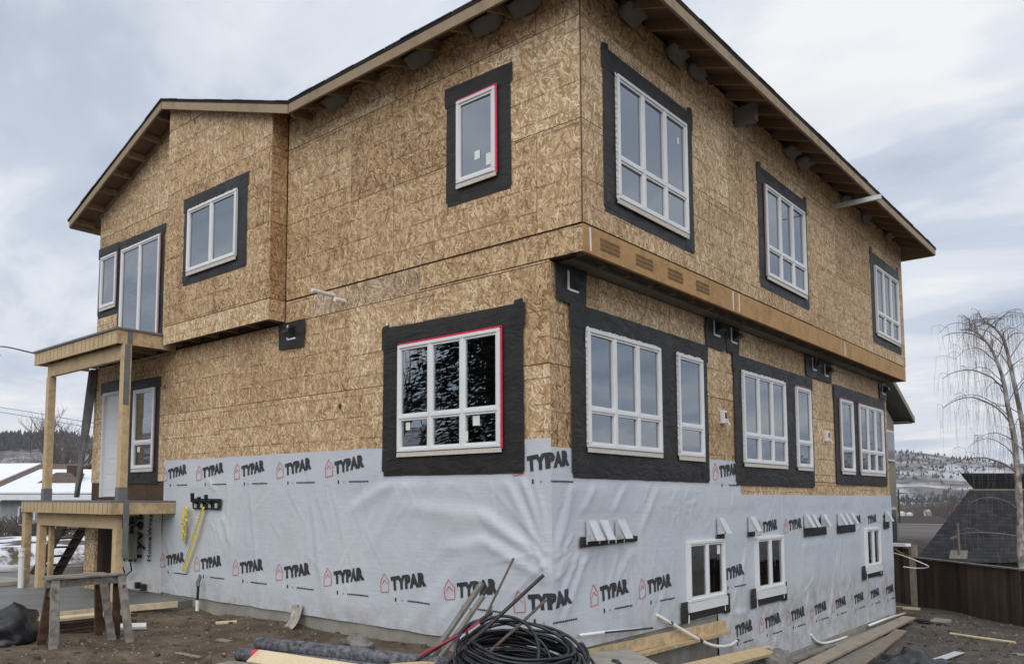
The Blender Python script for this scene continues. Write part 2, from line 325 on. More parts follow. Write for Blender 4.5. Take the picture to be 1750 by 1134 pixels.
def make_ground():
    t = NT('ground_dirt'); sp = t.t.nodes.new('ShaderNodeSeparateXYZ'); t.t.links.new(t.geo, sp.inputs[0]); X, Y, Z = sp.outputs
    n = t.noise(t.geo, 1.3, 7, 0.65); f = t.noise(t.geo, 9, 6, 0.7); g = t.noise(t.geo, 42, 4, 0.7)
    k = t.math('ADD', t.math('MULTIPLY', n, 0.5), t.math('ADD', t.math('MULTIPLY', f, 0.3), t.math('MULTIPLY', g, 0.2)))
    dirt = t.ramp(k, [(0.32, (0.034, 0.025, 0.018)), (0.45, (0.080, 0.060, 0.043)), (0.56, (0.150, 0.118, 0.085)), (0.70, (0.27, 0.222, 0.163))])
    grav = t.ramp(k, [(0.30, (0.038, 0.033, 0.029)), (0.5, (0.096, 0.084, 0.072)), (0.72, (0.20, 0.178, 0.155))])
    rt = t.ramp(t.math('ADD', t.math('MULTIPLY', Y, 0.12), t.math('MULTIPLY', n, 0.5)), [(0.25, 0.0), (0.75, 1.0)])
    c = t.mix(rt, dirt, grav)
    # pale shavings are real litter; far ground: winter scrub and snow
    r2 = t.math('POWER', t.math('ADD', t.math('MULTIPLY', X, X), t.math('MULTIPLY', Y, Y)), 0.5)
    scrub = t.ramp(t.noise(t.geo, 0.035, 8, 0.7), [(0.36, (0.060, 0.056, 0.056)), (0.50, (0.125, 0.115, 0.11)), (0.64, (0.21, 0.195, 0.185))])  # scrub colour greyed to stand for distance haze
    c = t.mix(t.ramp(t.math('DIVIDE', r2, 100.0), [(0.26, 0.0), (0.5, 1.0)]), c, scrub)
    left = t.ramp(t.math('DIVIDE', t.math('SUBTRACT', -14.0, X), 30.0), [(0.10, 0.0), (0.2, 1.0)])
    near = t.ramp(t.math('DIVIDE', r2, 100.0), [(0.55, 1.0), (0.8, 0.0)])
    sn1 = t.math('MULTIPLY', t.math('MULTIPLY', left, near), t.ramp(t.noise(t.geo, 0.42, 6, 0.7), [(0.47, 0.0), (0.53, 1.0)]))
    farm = t.ramp(t.math('DIVIDE', r2, 1000.0), [(0.30, 0.0), (0.55, 1.0)])
    sn2 = t.math('MULTIPLY', farm, t.ramp(t.noise(t.map(t.geo, (1, 1, 2.5)), 0.012, 10, 0.72), [(0.47, 0.0), (0.62, 0.62)]))
    c = t.mix(t.math('MAXIMUM', sn1, sn2), c, (0.74, 0.77, 0.83))
    return t.done(c, 0.9, t.bump(k, 0.8, 0.05), 0.2)
M['ground'] = make_ground()

# ------------------------------------------------------------------ ground and hills
def sstep(a, b, x):
    t = max(0.0, min(1.0, (x - a) / (b - a))); return t * t * (3 - 2 * t)
HILLS = [(-860, 330, 48, 260, 200), (-1150, 760, 46, 420, 300), (-430, 1230, 30, 250, 260), (-90, 1500, 26, 330, 300), (-700, 1500, 40, 500, 320), (520, 820, 52, 180, 140),
         (950, 500, 80, 420, 360), (400, 1700, 90, 500, 400), (-345, 1400, 17, 150, 200), (-120, 1450, -10, 120, 200), (900, -900, 110, 500, 500), (-900, -900, 110, 500, 500), (0, -1500, 110, 600, 500), (-1600, -200, 120, 600, 500)]
def zg(x, y):
    r = math.hypot(x, y)
    z = -0.12
    a = sstep(0.3, 5.2, y) * sstep(-3.0, -0.6, x)
    z -= 0.93 * a
    z -= 0.10 * sstep(6, 17, y) * sstep(-4, 0, x)
    z += 0.05 * sstep(-1.0, -4.5, y) * sstep(3, -2, x)
    if r > 20:
        q = sstep(0.15, 0.75, (y + 0.45 * x) / (r + 1e-6))
        z -= q * 0.020 * min(r - 20, 240)
        if r > 300: z += 0.012 * (r - 300) * 0.35
        for hx, hy, h, sx, sy in HILLS:
            e = ((x - hx) / sx) ** 2 + ((y - hy) / sy) ** 2
            if e < 9: z += h * exp(-e) * 0.93
        if r > 150:
            z += sstep(150, 700, r) * (9 * mn.noise((x * 0.006, y * 0.006, 1.3)) + 5 * mn.noise((x * 0.019, y * 0.019, 4.1)))
    if r < 40:
        k = 1 - sstep(24, 40, r)
        z += k * .07 * exp(-((y + 1.7 + .25 * x + .25 * mn.noise((x * .6, 1, 1))) / .22) ** 2) * mn.noise((x * .8, y * .8, 9)) * 1.5
        z += k * (0.06 * mn.noise((x * 0.7, y * 0.7, 0)) + 0.035 * mn.noise((x * 2.7, y * 2.7, 3)) + 0.009 * mn.noise((x * 9, y * 9, 5)))
    return z
gm = MB(); NA = 320; cx0, cy0 = 0.5, -0.5
rs = []; r_ = 0.25
while r_ < 4200: rs.append(r_); r_ *= 1.024 if r_ < 60 else 1.05
gm.v.append((cx0, cy0, zg(cx0, cy0)))
for r_ in rs:
    for k in range(NA):
        a = 2 * pi * k / NA; x = cx0 + r_ * cos(a); y = cy0 + r_ * sin(a); gm.v.append((x, y, zg(x, y)))
for k in range(NA): gm.f.append((0, 1 + k, 1 + (k + 1) % NA))
for i in range(len(rs) - 1):
    for k in range(NA):
        a = 1 + i * NA + k; b = 1 + i * NA + (k + 1) % NA; gm.f.append((a, b, b + NA, a + NA))
g = gm.build('ground', M['ground'], smooth=True, fix=False); g['kind'] = 'structure'

# ------------------------------------------------------------------ the house
H = thing('unfinished_house', 'two storey house under construction with bare strand board walls above pale printed wrap', 'house', (0, 0, 0))
OV, WL, WR = 0.46, -11.73, 13.6
def PLm(u, v, n): return Vector((u, -n, v))           # long left wall
def PB(u, v, n): return Vector((u, -0.3 - n, v))      # bump-out
def PRU(u, v, n): return Vector((OV + n, u, v))       # right wall, upper storey
def PR(u, v, n): return Vector((n, u, v))             # right wall, lower storeys
def PBS(u, v, n): return Vector((-5.07 + n, u, v))    # side of the bump-out
RK = 0.346
def zdeck(x): return 7.61 + RK * (x + 12.26) if x < -8.36 else 7.61 + RK * (-4.46 - x)
def wallmesh(P, u0, u1, v0, v1, holes, n0, n1, clips, name, mat, parent):
    us = sorted({u0, u1} | {x for h in holes for x in h[:2] if u0 < x < u1}); vs_ = sorted({v0, v1} | {x for h in holes for x in h[2:] if v0 < x < v1})
    bm = bmesh.new(); vv = [[bm.verts.new((u, v, 0)) for u in us] for v in vs_]
    for j in range(len(vs_) - 1):
        for i in range(len(us) - 1):
            cu, cv = (us[i] + us[i + 1]) / 2, (vs_[j] + vs_[j + 1]) / 2
            if any(h[0] < cu < h[1] and h[2] < cv < h[3] for h in holes): continue
            bm.faces.new((vv[j][i], vv[j][i + 1], vv[j + 1][i + 1], vv[j + 1][i]))
    for co, no in clips:
        bmesh.ops.bisect_plane(bm, geom=bm.verts[:] + bm.edges[:] + bm.faces[:], plane_co=co, plane_no=no, clear_outer=True)
    bmesh.ops.delete(bm, geom=[v for v in bm.verts if not v.link_faces], context='VERTS')
    if not bm.faces: bm.free(); return None
    ext = bmesh.ops.extrude_face_region(bm, geom=bm.faces[:])
    top = {e for e in ext['geom'] if isinstance(e, bmesh.types.BMVert)}
    for v in bm.verts: v.co = P(v.co.x, v.co.y, n1 if v in top else n0)
    bmesh.ops.recalc_face_normals(bm, faces=bm.faces)
    me = bpy.data.meshes.new(name); bm.to_mesh(me); bm.free(); me.materials.append(mat)
    return link(bpy.data.objects.new(name, me), parent, ORG[parent.name])
# windows: plane, u0,u1,v0,v1, columns, transom height or None, kind
WIN = dict(
    narrow=(PLm, -1.41, -0.77, 5.71, 6.79, 1, None), main=(PLm, -2.44, -0.685, 2.345, 3.76, 3, 2.80),
    slider=(PLm, -10.64, -9.07, 4.74, 6.76, 2, None), small=(PLm, -11.57, -10.87, 5.69, 6.78, 1, None),
    bump=(PB, -7.50, -5.98, 5.645, 6.755, 2, None), side=(PLm, -9.90, -9.09, 2.30, 3.82, 1, 2.80),
    ra=(PRU, 0.71, 2.49, 5.26, 6.79, 3, 5.76), rb=(PRU, 5.22, 6.98, 5.27, 6.77, 3, 5.75), rc=(PRU, 11.26, 13.06, 5.27, 6.76, 3, 5.73),
    d=(PR, 0.68, 2.46, 2.345, 3.77, 3, 2.80), e=(PR, 2.965, 3.73, 2.335, 3.77, 1, 2.76), f=(PR, 5.17, 6.98, 2.31, 3.78, 3, 2.76), gg=(PR, 7.52, 8.26, 2.305, 3.77, 1, 2.76),
    h=(PR, 10.0, 10.82, 2.29, 3.77, 1, 2.75), i=(PR, 11.25, 13.06, 2.295, 3.77, 3, 2.76),
    j=(PR, 3.16, 4.32, 0.30, 1.14, 2, None), k=(PR, 5.53, 6.66, 0.26, 1.11, 2, None), l=(PR, 11.41, 12.43, 0.265, 1.09, 2, None))
def holes(P): return [(w[1] + .012, w[2] - .012, w[3] + .012, w[4] - .012) for w in WIN.values() if w[0] is P]
DOOR = (-11.28, -10.46, 1.76, 3.88)
HL, HB, HRU, HR = holes(PLm) + [DOOR], holes(PB), holes(PRU), holes(PR)
rakeL = [((-12.26, 7.61 - .01, 0), (-RK, 1, 0)), ((-4.46, 7.61 - .01, 0), (RK, 1, 0))]
NP = [0]
def panels(P, u0, u1, rows, hl, clips=(), mat='osb', w=2.44, first=1.2):
    for r, (v0, v1) in enumerate(rows):
        u = u0 - (first if r % 2 else 0.0)
        while u < u1 - 0.05:
            a, b = max(u, u0), min(u + w, u1)
            if b - a > 0.02:
                t = rnd.uniform(0, 0.003)
                o = wallmesh(P, a + .004, b - .004, v0 + .0045, v1 - .0045, hl, -.012, t, clips, 'osb_panel', M[mat], H)
                if o: NP[0] += 1
            u += w
rowsU = [(4.805, 6.01), (6.01, 7.22), (7.22, 8.44), (8.44, 9.2)]
# gable part left of the bump, bump face, long wall, right walls
panels(PLm, WL, -8.31, [(4.806, 6.01), (6.01, 7.22), (7.22, 9.1)], HL, rakeL)
panels(PB, -8.31, -5.07, [(4.806, 6.01), (6.01, 7.22), (7.22, 8.42), (8.42, 9.2)], HB, rakeL, first=1.7)
panels(PB, -8.31, -5.07, [(4.47, 4.80)], HB)
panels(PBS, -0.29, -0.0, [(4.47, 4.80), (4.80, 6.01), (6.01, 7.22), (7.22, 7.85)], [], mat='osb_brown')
panels(PLm, -5.05, OV - .012, [(4.806, 6.01), (6.01, 7.22), (7.22, 7.74)], HL, first=0.9)
panels(PLm, -5.05, -4.35, [(4.44, 4.788)], HL); panels(PLm, -4.35, -2.1, [(4.44, 4.788)], HL, mat='osb_new'); panels(PLm, -2.1, OV, [(4.475, 4.79)], HL)
panels(PLm, WL, 0.0, [(2.05, 3.27), (3.27, 4.44)], HL, first=1.55); panels(PLm, -2.1, -0.0, [(4.44, 4.472)], HL)
panels(PRU, 0.0, WR, [(4.806, 6.01), (6.01, 7.22), (7.22, 7.74)], HRU, first=1.0)
panels(PR, 0.012, WR, [(2.05, 3.27), (3.27, 4.46)], HR, first=1.4); panels(PR, 5.08, WR, [(1.785, 2.045)], [], w=3.0)
# dark backing walls (the frame's depth at every opening) and inside surfaces
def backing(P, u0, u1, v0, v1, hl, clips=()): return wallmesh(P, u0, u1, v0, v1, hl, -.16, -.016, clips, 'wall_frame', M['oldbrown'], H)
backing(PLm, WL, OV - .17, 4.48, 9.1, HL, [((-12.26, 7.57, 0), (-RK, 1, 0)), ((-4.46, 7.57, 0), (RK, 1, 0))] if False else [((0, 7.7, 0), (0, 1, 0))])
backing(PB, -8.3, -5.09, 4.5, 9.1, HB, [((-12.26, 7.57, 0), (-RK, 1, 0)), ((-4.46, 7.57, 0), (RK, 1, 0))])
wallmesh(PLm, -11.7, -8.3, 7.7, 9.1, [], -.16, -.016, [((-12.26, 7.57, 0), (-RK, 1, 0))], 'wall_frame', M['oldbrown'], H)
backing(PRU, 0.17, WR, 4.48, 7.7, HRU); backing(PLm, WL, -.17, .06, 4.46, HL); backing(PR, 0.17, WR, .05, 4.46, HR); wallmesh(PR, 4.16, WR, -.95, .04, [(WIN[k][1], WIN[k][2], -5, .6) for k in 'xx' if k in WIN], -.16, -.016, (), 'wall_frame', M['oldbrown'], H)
mb = MB(); mb.box((WL, WR - .16, -1.2), (-.005, WR - .005, 4.47)); mb.box((WL, WR - .16, 4.471), (OV - .005, WR - .005, 7.7)); mb.box((WL, .17, -.3), (WL + .16, WR - .17, 7.7)); mb.build('rear_wall', M['osb'], H)
mb = MB(); mb.box((WL + .2, .2, 1.46), (-.2, WR - .2, 1.70)); mb.box((WL + .2, .2, 4.47), (.2, WR - .2, 4.76)); mb.box((WL + .2, .2, -1.1), (-.2, WR - .2, -1.0)); mb.build('floor_deck', M['drywall'], H)
mb = MB()
for z0, z1 in ((-1.0, 1.46), (1.70, 4.47), (4.76, 7.6)):
    mb.box((-8.0, 3.6, z0), (-3.6, 3.75, z1)); mb.box((-3.75, 3.75, z0), (-3.6, 12, z1)); mb.box((-3.6, 4.55, z0), (-.2, 4.67, z1)); mb.box((-3.6, 9.0, z0), (-.2, 9.12, z1)); mb.box((-5.2, .2, z0), (-5.08, 3.6, z1))
mb.build('partition_wall', M['drywall'], H)

# --- windows
def sill_sticks(mb, P, u0, u1, v0, v1, n0, n1): mb.pbox(P, u0, u1, v0, v1, n0, n1)
def window(key, base=0.0, red=(), label=None, basement=False, stick=()):
    P, u0, u1, v0, v1, cols, tr = WIN[key]
    m = MB(); fw = 0.045; d0, d1 = -.07 + base, .045 + base
    m.pbox(P, u0, u1, v1 - fw, v1, d0, d1); m.pbox(P, u0, u1, v0, v0 + fw, d0, d1)
    m.pbox(P, u0, u0 + fw, v0 + fw, v1 - fw, d0, d1); m.pbox(P, u1 - fw, u1, v0 + fw, v1 - fw, d0, d1)
    fr = m.build('window', M['vinyl'], H, bevel=.006)
    if label: fr['label'] = label
    sf = MB(); cw = (u1 - u0 - 2 * fw) / cols; rows = [(v0 + fw, v1 - fw)] if tr is None else [(v0 + fw, tr - .022), (tr + .022, v1 - fw)]
    mull = MB()
    if tr is not None: mull.pbox(P, u0 + fw, u1 - fw, tr - .022, tr + .022, d0 + .003, d1 - .004)
    for c in range(1, cols):
        uc = u0 + fw + cw * c
        for (a, b) in rows: mull.pbox(P, uc - .026, uc + .026, a, b, d0 + .003, d1 - .004)
    if mull.v: mull.build('mullion', M['vinyl'], fr, bevel=.004)
    for c in range(cols):
        a0 = u0 + fw + cw * c + (.026 if c else 0); a1 = u0 + fw + cw * (c + 1) - (.026 if c < cols - 1 else 0)
        for (b0, b1) in rows:
            s = .024
            sf.pbox(P, a0, a1, b1 - s, b1, d0 + .01, d1 - .016); sf.pbox(P, a0, a1, b0, b0 + s, d0 + .01, d1 - .016)
            sf.pbox(P, a0, a0 + s, b0 + s, b1 - s, d0 + .01, d1 - .016); sf.pbox(P, a1 - s, a1, b0 + s, b1 - s, d0 + .01, d1 - .016)
            t1, t2 = rnd.uniform(-.003, .003), rnd.uniform(-.003, .003)
            q = [(a0 + s, b0 + s, t1), (a1 - s, b0 + s, -t1 + t2), (a1 - s, b1 - s, t2 - t1), (a0 + s, b1 - s, t1 - t2)]
            MB().poly([P(a, b, base + .005 + t) for a, b, t in q]).build('pane', M['glass'], fr, fix=False)
    sf.build('sash', M['vinyl'], fr)
    if not basement:
        MB().pbox(P, u0 - .01, u1 + .01, v0 - .062, v0 - .004, base + .016, base + .035, .004).build('sill_flange', M['shim'], fr)
    if key in ('d', 'e', 'f', 'gg', 'ra', 'bump'):
        r = MB(); a = u0
        while a < u1 - .03 and key != 'ra':
            ww = rnd.uniform(.012, .05); r.pbox(P, a, a + ww, v1 + .002 + rnd.uniform(0, .006), v1 + rnd.uniform(.014, .027), base + .016, base + .0185, .004); a += ww + rnd.uniform(.0, .012)
        a = v0
        while a < v1:
            ww = rnd.uniform(.01, .05); r.pbox(P, u0 - rnd.uniform(.018, .032), u0 - .006, a, a + ww, base + .016, base + .0185, .003); a += ww + rnd.uniform(.01, .06)
        o = r.build('sealant_bead', M['label'], fr); o['kind'] = 'stuff'
    r = MB()
    for side in red:
        if side == 'r': r.pbox(P, u1 + .002, u1 + .030, v0 - .02, v1 + .02, base + .017, base + .022, .004)
        if side == 'l': r.pbox(P, u0 - .024, u0 - .002, v0 - .02, v1 + .02, base + .017, base + .022, .004)
        if side == 't': r.pbox(P, u0, u1 + .02, v1 + .003, v1 + .030, base + .017, base + .022, .004)
    if r.v: r.build('red_tape', M['red'] if key in ('narrow', 'main') else M['dullred'], fr)
    for (a, b, w, h) in stick: MB().pbox(P, a, a + w, b, b + h, base + .0075, base + .009).build('glass_label', M['label'], fr)
    return fr
def strip(P, pts, n, parent, name='flashing_tape', mat='tape', bulge=.016, th=.003):
    """one piece of flashing: a quad of 4 (u,v) corners cut into a wavy sheet with torn edges"""
    (a, b, c, d) = [Vector((p[0], p[1])) for p in pts]; seed = rnd.uniform(0, 90)
    L1 = max((b - a).length, (c - d).length); L2 = max((d - a).length, (c - b).length); nu = max(2, int(L1 / .10)); nv = max(2, int(L2 / .10))
    m = MB()
    def fn(i, j):
        s, t = i / nu, j / nv; p = (a * (1 - s) + b * s) * (1 - t) + (d * (1 - s) + c * s) * t
        e = 1.0 if i in (0, nu) or j in (0, nv) else 0.0
        p = p + Vector((mn.noise((p.x * 5, p.y * 5, seed)), mn.noise((p.x * 5, p.y * 5, seed + 9)))) * (.007 * e)
        return P(p.x, p.y, n + th + bulge * max(0, mn.noise((p.x * 3.1, p.y * 3.1, seed + 3)) + .15) * (1 - e))
    m.grid(fn, list(range(nu + 1)), list(range(nv + 1)))
    o = m.build(name, M[mat], parent, smooth=True, fix=False); return o
def tape(fr, P, u0, u1, v0, v1, hl, base=0.0, ears=.06, mids=()):
    """sill piece, two jambs, head lapped over them; hl = (u0,u1,v0,v1) of the framed opening"""
    a0, a1, b0, b1 = hl
    strip(P, [(u0 + .03, v0), (u1 - .02, v0 - .01), (u1 - .03, b0 + .03), (u0 + .02, b0 + .03)], base + .002, fr)
    strip(P, [(u0, v0 + .06), (a0 + .02, v0 + .05), (a0 + .02, b1 + .03), (u0 + .015, b1 + .05)], base + .006, fr)
    strip(P, [(a1 - .02, v0 + .03), (u1, v0 + .02), (u1 - .01, b1 + .05), (a1 - .02, b1 + .04)], base + .0065, fr)
    for m0, m1 in mids: strip(P, [(m0 - .01, v0 + .02), (m1 + .01, v0 + .03), (m1 + .01, b1 + .03), (m0 - .01, b1 + .03)], base + .0075, fr)
    strip(P, [(u0 - .02, b1 - .01), (u1 + .02, b1 - .012), (u1 + .025, v1 - .01), (u0 - .02, v1 + .01)], base + .011, fr)
    for s in (u0 + .04, u1 - .10):
        if ears: strip(P, [(s - .05, v1 - .05), (s + .1, v1 - .05), (s + .09, v1 + ears), (s - .04, v1 + ears * .7)], base + .014, fr)
def op(*ks):
    w = [WIN[k] for k in ks]; return (min(x[1] for x in w), max(x[2] for x in w), min(x[3] for x in w), max(x[4] for x in w))
w = window('narrow', .012, 'rt', stick=[(-1.12, 5.95, .09, .11), (-.93, 5.83, .08, .15)]); tape(w, PLm, -1.62, -.54, 5.46, 7.03, op('narrow'), ears=0)
w = window('main', .034, 'rt', stick=[(-2.30, 2.63, .08, .1), (-1.31, 2.44, .10, .12), (-1.13, 2.62, .11, .12)]); tape(w, PLm, -2.77, -.35, 2.04, 4.03, op('main'), .022, ears=.05)
w = window('slider', .012, 'r'); tape(w, PLm, -10.81, -8.92, 4.70, 6.95, op('slider'), ears=0)
w = window('small', .012, 'r'); tape(w, PLm, -11.73, -10.80, 5.50, 6.99, op('small'), ears=0)
w = window('bump', .012); tape(w, PB, -7.69, -5.70, 5.43, 6.985, op('bump'), ears=0)
w = window('side', .012, 'r', stick=[(-9.72, 2.62, .1, .1)]); tape(w, PLm, -10.42, -8.92, 2.02, 4.02, op('side'), ears=0)
w = window('ra', .012, stick=[(2.25, 6.45, .05, .09)]); tape(w, PRU, .43, 2.72, 5.05, 7.03, op('ra'), ears=.07)
w = window('rb', .012, 'l'); tape(w, PRU, 4.96, 7.17, 5.05, 7.02, op('rb'), ears=.08)
w = window('rc', .012); tape(w, PRU, 11.01, 13.26, 5.05, 7.02, op('rc'), ears=.12)
w = window('d', .034, stick=[(1.26, 2.55, .06, .09)]); tape(w, PR, .37, 3.95, 1.98, 4.03, op('d', 'e'), .022, ears=0, mids=[(2.46, 2.965)])
window('e', .034)
w = window('f', .034); tape(w, PR, 4.88, 8.44, 1.95, 4.02, op('f', 'gg'), .022, ears=0, mids=[(6.98, 7.52)])
window('gg', .034, 't')
w = window('h', .034, 'lt'); tape(w, PR, 9.71, 13.33, 2.02, 4.04, op('h', 'i'), .022, ears=0, mids=[(10.82, 11.25)])
window('i', .034, 'lt')
for k, (tu0, tu1, tv0, tv1) in dict(j=(2.93, 4.50, .05, .24), k=(5.29, 6.81, .02, .23), l=(11.10, 12.58, .03, .23)).items():
    w = window(k, .036, basement=True, stick=[(4.10, .92, .1, .13)] if k == 'j' else ())
    P, u0, u1, v0, v1 = WIN[k][:5]
    MB().pbox(P, u0 - .03, u1 + .03, v0 - .13, v0 - .005, .03, .085, .004).build('sill', M['vinyl'], w)
    strip(P, [(tu0 + .1, tv0), (tu1 - .1, tv0), (tu1 - .1, v0 - .06), (tu0 + .1, v0 - .06)], .040, w)
    for s in (tu0, tu1 - .2): strip(P, [(s, tv0 - .02), (s + .2, tv0 - .02), (s + .2, tv1 + .08), (s, tv1 + .08)], .044, w)
    m = MB(); m.pbox(P, u0 - .03, u0 + .0, tv0 - .03, v0 - .13, .05, .054); m.pbox(P, u1 - .02, u1 + .01, tv0 + .03, v0 - .13, .05, .054); m.build('fixing_strap', M['vinyl'], w)
# entry door
u0, u1, v0, v1 = DOOR
m = MB(); m.pbox(PLm, u0, u0 + .06, v0, v1, -.1, .03); m.pbox(PLm, u1 - .06, u1, v0, v1, -.1, .03); m.pbox(PLm, u0 + .06, u1 - .06, v1 - .06, v1, -.1, .03); dr = m.build('door', M['door'], H)
MB().pbox(PLm, u0 + .062, u1 - .062, v0 + .01, v1 - .062, -.07, -.025).build('door_leaf', M['door'], dr)
m = MB()
for q in range(6):
    m.pbox(PLm, u0 + .16, u1 - .16, v0 + .16 + q * .31, v0 + .40 + q * .31, -.025, -.019)
m.build('raised_panel', M['door'], dr)
strip(PLm, [(-11.4, 3.85), (-10.35, 3.86), (-10.35, 4.12), (-11.4, 4.1)], .010, dr); strip(PLm, [(-10.46, 1.75), (-10.28, 1.75), (-10.28, 3.9), (-10.46, 3.9)], .012, dr)
# fabric draped down the far corner of the entry
m = MB(); m.grid(lambda a, b: Vector((-11.90 - .40 * (1 - b) ** 1.3 + .30 * a, -.06 - .05 * sin(a * 9 + b * 3) - .10 * a * (1 - b), 1.76 + 2.66 * b)), [q / 8 for q in range(9)], [q / 16 for q in range(17)])
o = m.build('draped_wrap', M['drape'], H, smooth=True, fix=False)
o.modifiers.new('thickness', 'SOLIDIFY').thickness = .01

# --- laminated rim beams under the right overhang
jx = [0.0, 4.02, 8.95, 13.5]
for q in range(3):
    b = MB().pbox(PRU, jx[q] + .005, jx[q + 1] - .005, 4.475, 4.79, -.045, .002).build('rim_beam', M['lvl'], H)
    m = MB(); uu = jx[q] + .35
    while uu < jx[q + 1] - .5 and q == 0:
        for r in range(3):
            a = uu
            while a < uu + .40:
                ww = rnd.uniform(.012, .035); m.pbox(PRU, a, a + ww, 4.565 + r * .052, 4.565 + r * .052 + .036, .003, .007); a += ww + .010
        uu += .80
    if m.v: m.build('printed_mark', M['stamp'], b)['kind'] = 'stuff'
    m = MB()
    for uu in ((.13, 3.93) if q == 0 else (jx[q] + .12,)): m.pbox(PRU, uu, uu + .035, 4.50, 4.775, .003, .0038, .006)
    m.build('paint_stripe', M['pvc'], b)
m = MB()
for q in range(24):
    uu = .12 + q * .58
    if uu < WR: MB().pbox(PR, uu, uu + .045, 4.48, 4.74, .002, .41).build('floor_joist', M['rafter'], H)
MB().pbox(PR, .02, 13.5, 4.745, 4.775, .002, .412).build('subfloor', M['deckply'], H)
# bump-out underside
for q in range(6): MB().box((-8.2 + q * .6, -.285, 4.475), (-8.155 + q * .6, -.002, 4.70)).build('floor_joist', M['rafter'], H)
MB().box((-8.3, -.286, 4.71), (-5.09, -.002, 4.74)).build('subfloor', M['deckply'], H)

# --- roof
EZ, EX, EY, LXr, BY = 7.61, OV + .60, -.42, -12.26, 14.1
hw = (EX - LXr) / 2; ax = LXr + hw; az = EZ + hw * RK; y1 = EY + hw; y2 = BY - hw; gz = EZ + 3.9 * RK
Vt = dict(a=(EX, EY, EZ), b=(EX, BY, EZ), c=(LXr, BY, EZ), d=(LXr, EY, EZ), e=(-4.46, EY, EZ), p=(-8.36, EY, gz), v=(-8.36, EY + 3.9, gz), r1=(ax, y1, az), r2=(ax, y2, az))
pl = [('e', 'a', 'r1', 'v'), ('a', 'b', 'r2', 'r1'), ('b', 'c', 'r2'), ('c', 'd', 'p', 'v', 'r1', 'r2'), ('p', 'e', 'v')]
def roofslab(z0, z1, grow):
    m = MB()
    for ks in pl:
        lo = [Vector(Vt[k]) + Vector((0, 0, z0)) for k in ks]; hi = [Vector(Vt[k]) + Vector((0, 0, z1)) for k in ks]
        k = len(ks); n = len(m.v); m.v += [tuple(p) for p in lo + hi]; m.f.append(tuple(range(n + k - 1, n - 1, -1))); m.f.append(tuple(range(n + k, n + 2 * k)))
    c = Vector((ax, (EY + BY) / 2, 0)); ring = ['d', 'p', 'e', 'a', 'b', 'c']
    if grow:
        def gp(k, z):
            q = Vector(Vt[k]); q.x += grow if q.x > ax and k != 'e' else (-grow if q.x < ax - 6 and k != 'p' else 0); q.y += grow if q.y > 5 else -grow; q.z += z; return q
        for i in range(6):
            a, b = ring[i], ring[(i + 1) % 6]; m.poly([gp(a, z0), gp(b, z0), gp(b, z1), gp(a, z1)])
            m.poly([Vector(Vt[a]) + Vector((0, 0, z0)), Vector(Vt[b]) + Vector((0, 0, z0)), gp(b, z0), gp(a, z0)]); m.poly([Vector(Vt[a]) + Vector((0, 0, z1)), Vector(Vt[b]) + Vector((0, 0, z1)), gp(b, z1), gp(a, z1)])
    return m
roofslab(.018, .058, .045).build('roof', M['shingle'], H, fix=False); roofslab(.0, .016, 0).build('roof_sheathing', M['deckply'], H, fix=False)
# ragged shingle edge along the eaves
m = MB()
def fringe(p0, p1, out):
    p0, p1, out = Vector(p0), Vector(p1), Vector(out); L = (p1 - p0).length; n = int(L / .30)
    for i in range(n):
        a = p0.lerp(p1, (i + .02) / n); b = p0.lerp(p1, (i + .98) / n); o_ = out * (.008 + rnd.uniform(0, .014)); up = Vector((0, 0, .012 + rnd.uniform(0, .008))); z = Vector((0, 0, .052))
        m.hexa([a + z, b + z, b + z + o_, a + z + o_], [a + z + up, b + z + up, b + z + o_ + up, a + z + o_ + up])
e2 = .04
fringe((EX + e2, EY, EZ), (EX + e2, BY, EZ), (1, 0, 0)); fringe((-4.46, EY - e2, EZ), (EX, EY - e2, EZ), (0, -1, 0)); fringe((LXr, EY - e2, EZ), (-8.36, EY - e2, gz), (0, -1, 0)); fringe((-8.36, EY - e2, gz), (-4.46, EY - e2, EZ), (0, -1, 0))
m.build('shingle_edge', M['shingle'], H)
def fasc(p0, p1, out, h=.125, th=.036, jn=0):
    p0, p1, out = Vector(p0), Vector(p1), Vector(out); k = max(1, int(round((p1 - p0).length / 4.9)))
    for i in range(k):
        a = p0.lerp(p1, i / k); b = p0.lerp(p1, (i + 1) / k); d = (b - a).normalized() * .003
        lo = Vector((0, 0, -h)); hi = Vector((0, 0, .012)); a = a + d; b = b - d
        MB().hexa([a + lo, b + lo, b + lo + out * th, a + lo + out * th], [a + hi, b + hi, b + hi + out * th, a + hi + out * th]).build('fascia_board', M['fascia'], H)
fasc((EX, EY, EZ), (EX, BY, EZ), (1, 0, 0)); fasc((-4.44, EY, EZ), (EX, EY, EZ), (0, -1, 0)); fasc((LXr + .02, EY, EZ), (-8.37, EY, gz), (0, -1, 0)); fasc((-8.35, EY, gz), (-4.46, EY, EZ), (0, -1, 0))
fasc((LXr, BY, EZ), (LXr, EY, EZ), (-1, 0, 0)); fasc((EX, BY, EZ), (LXr, BY, EZ), (0, 1, 0))
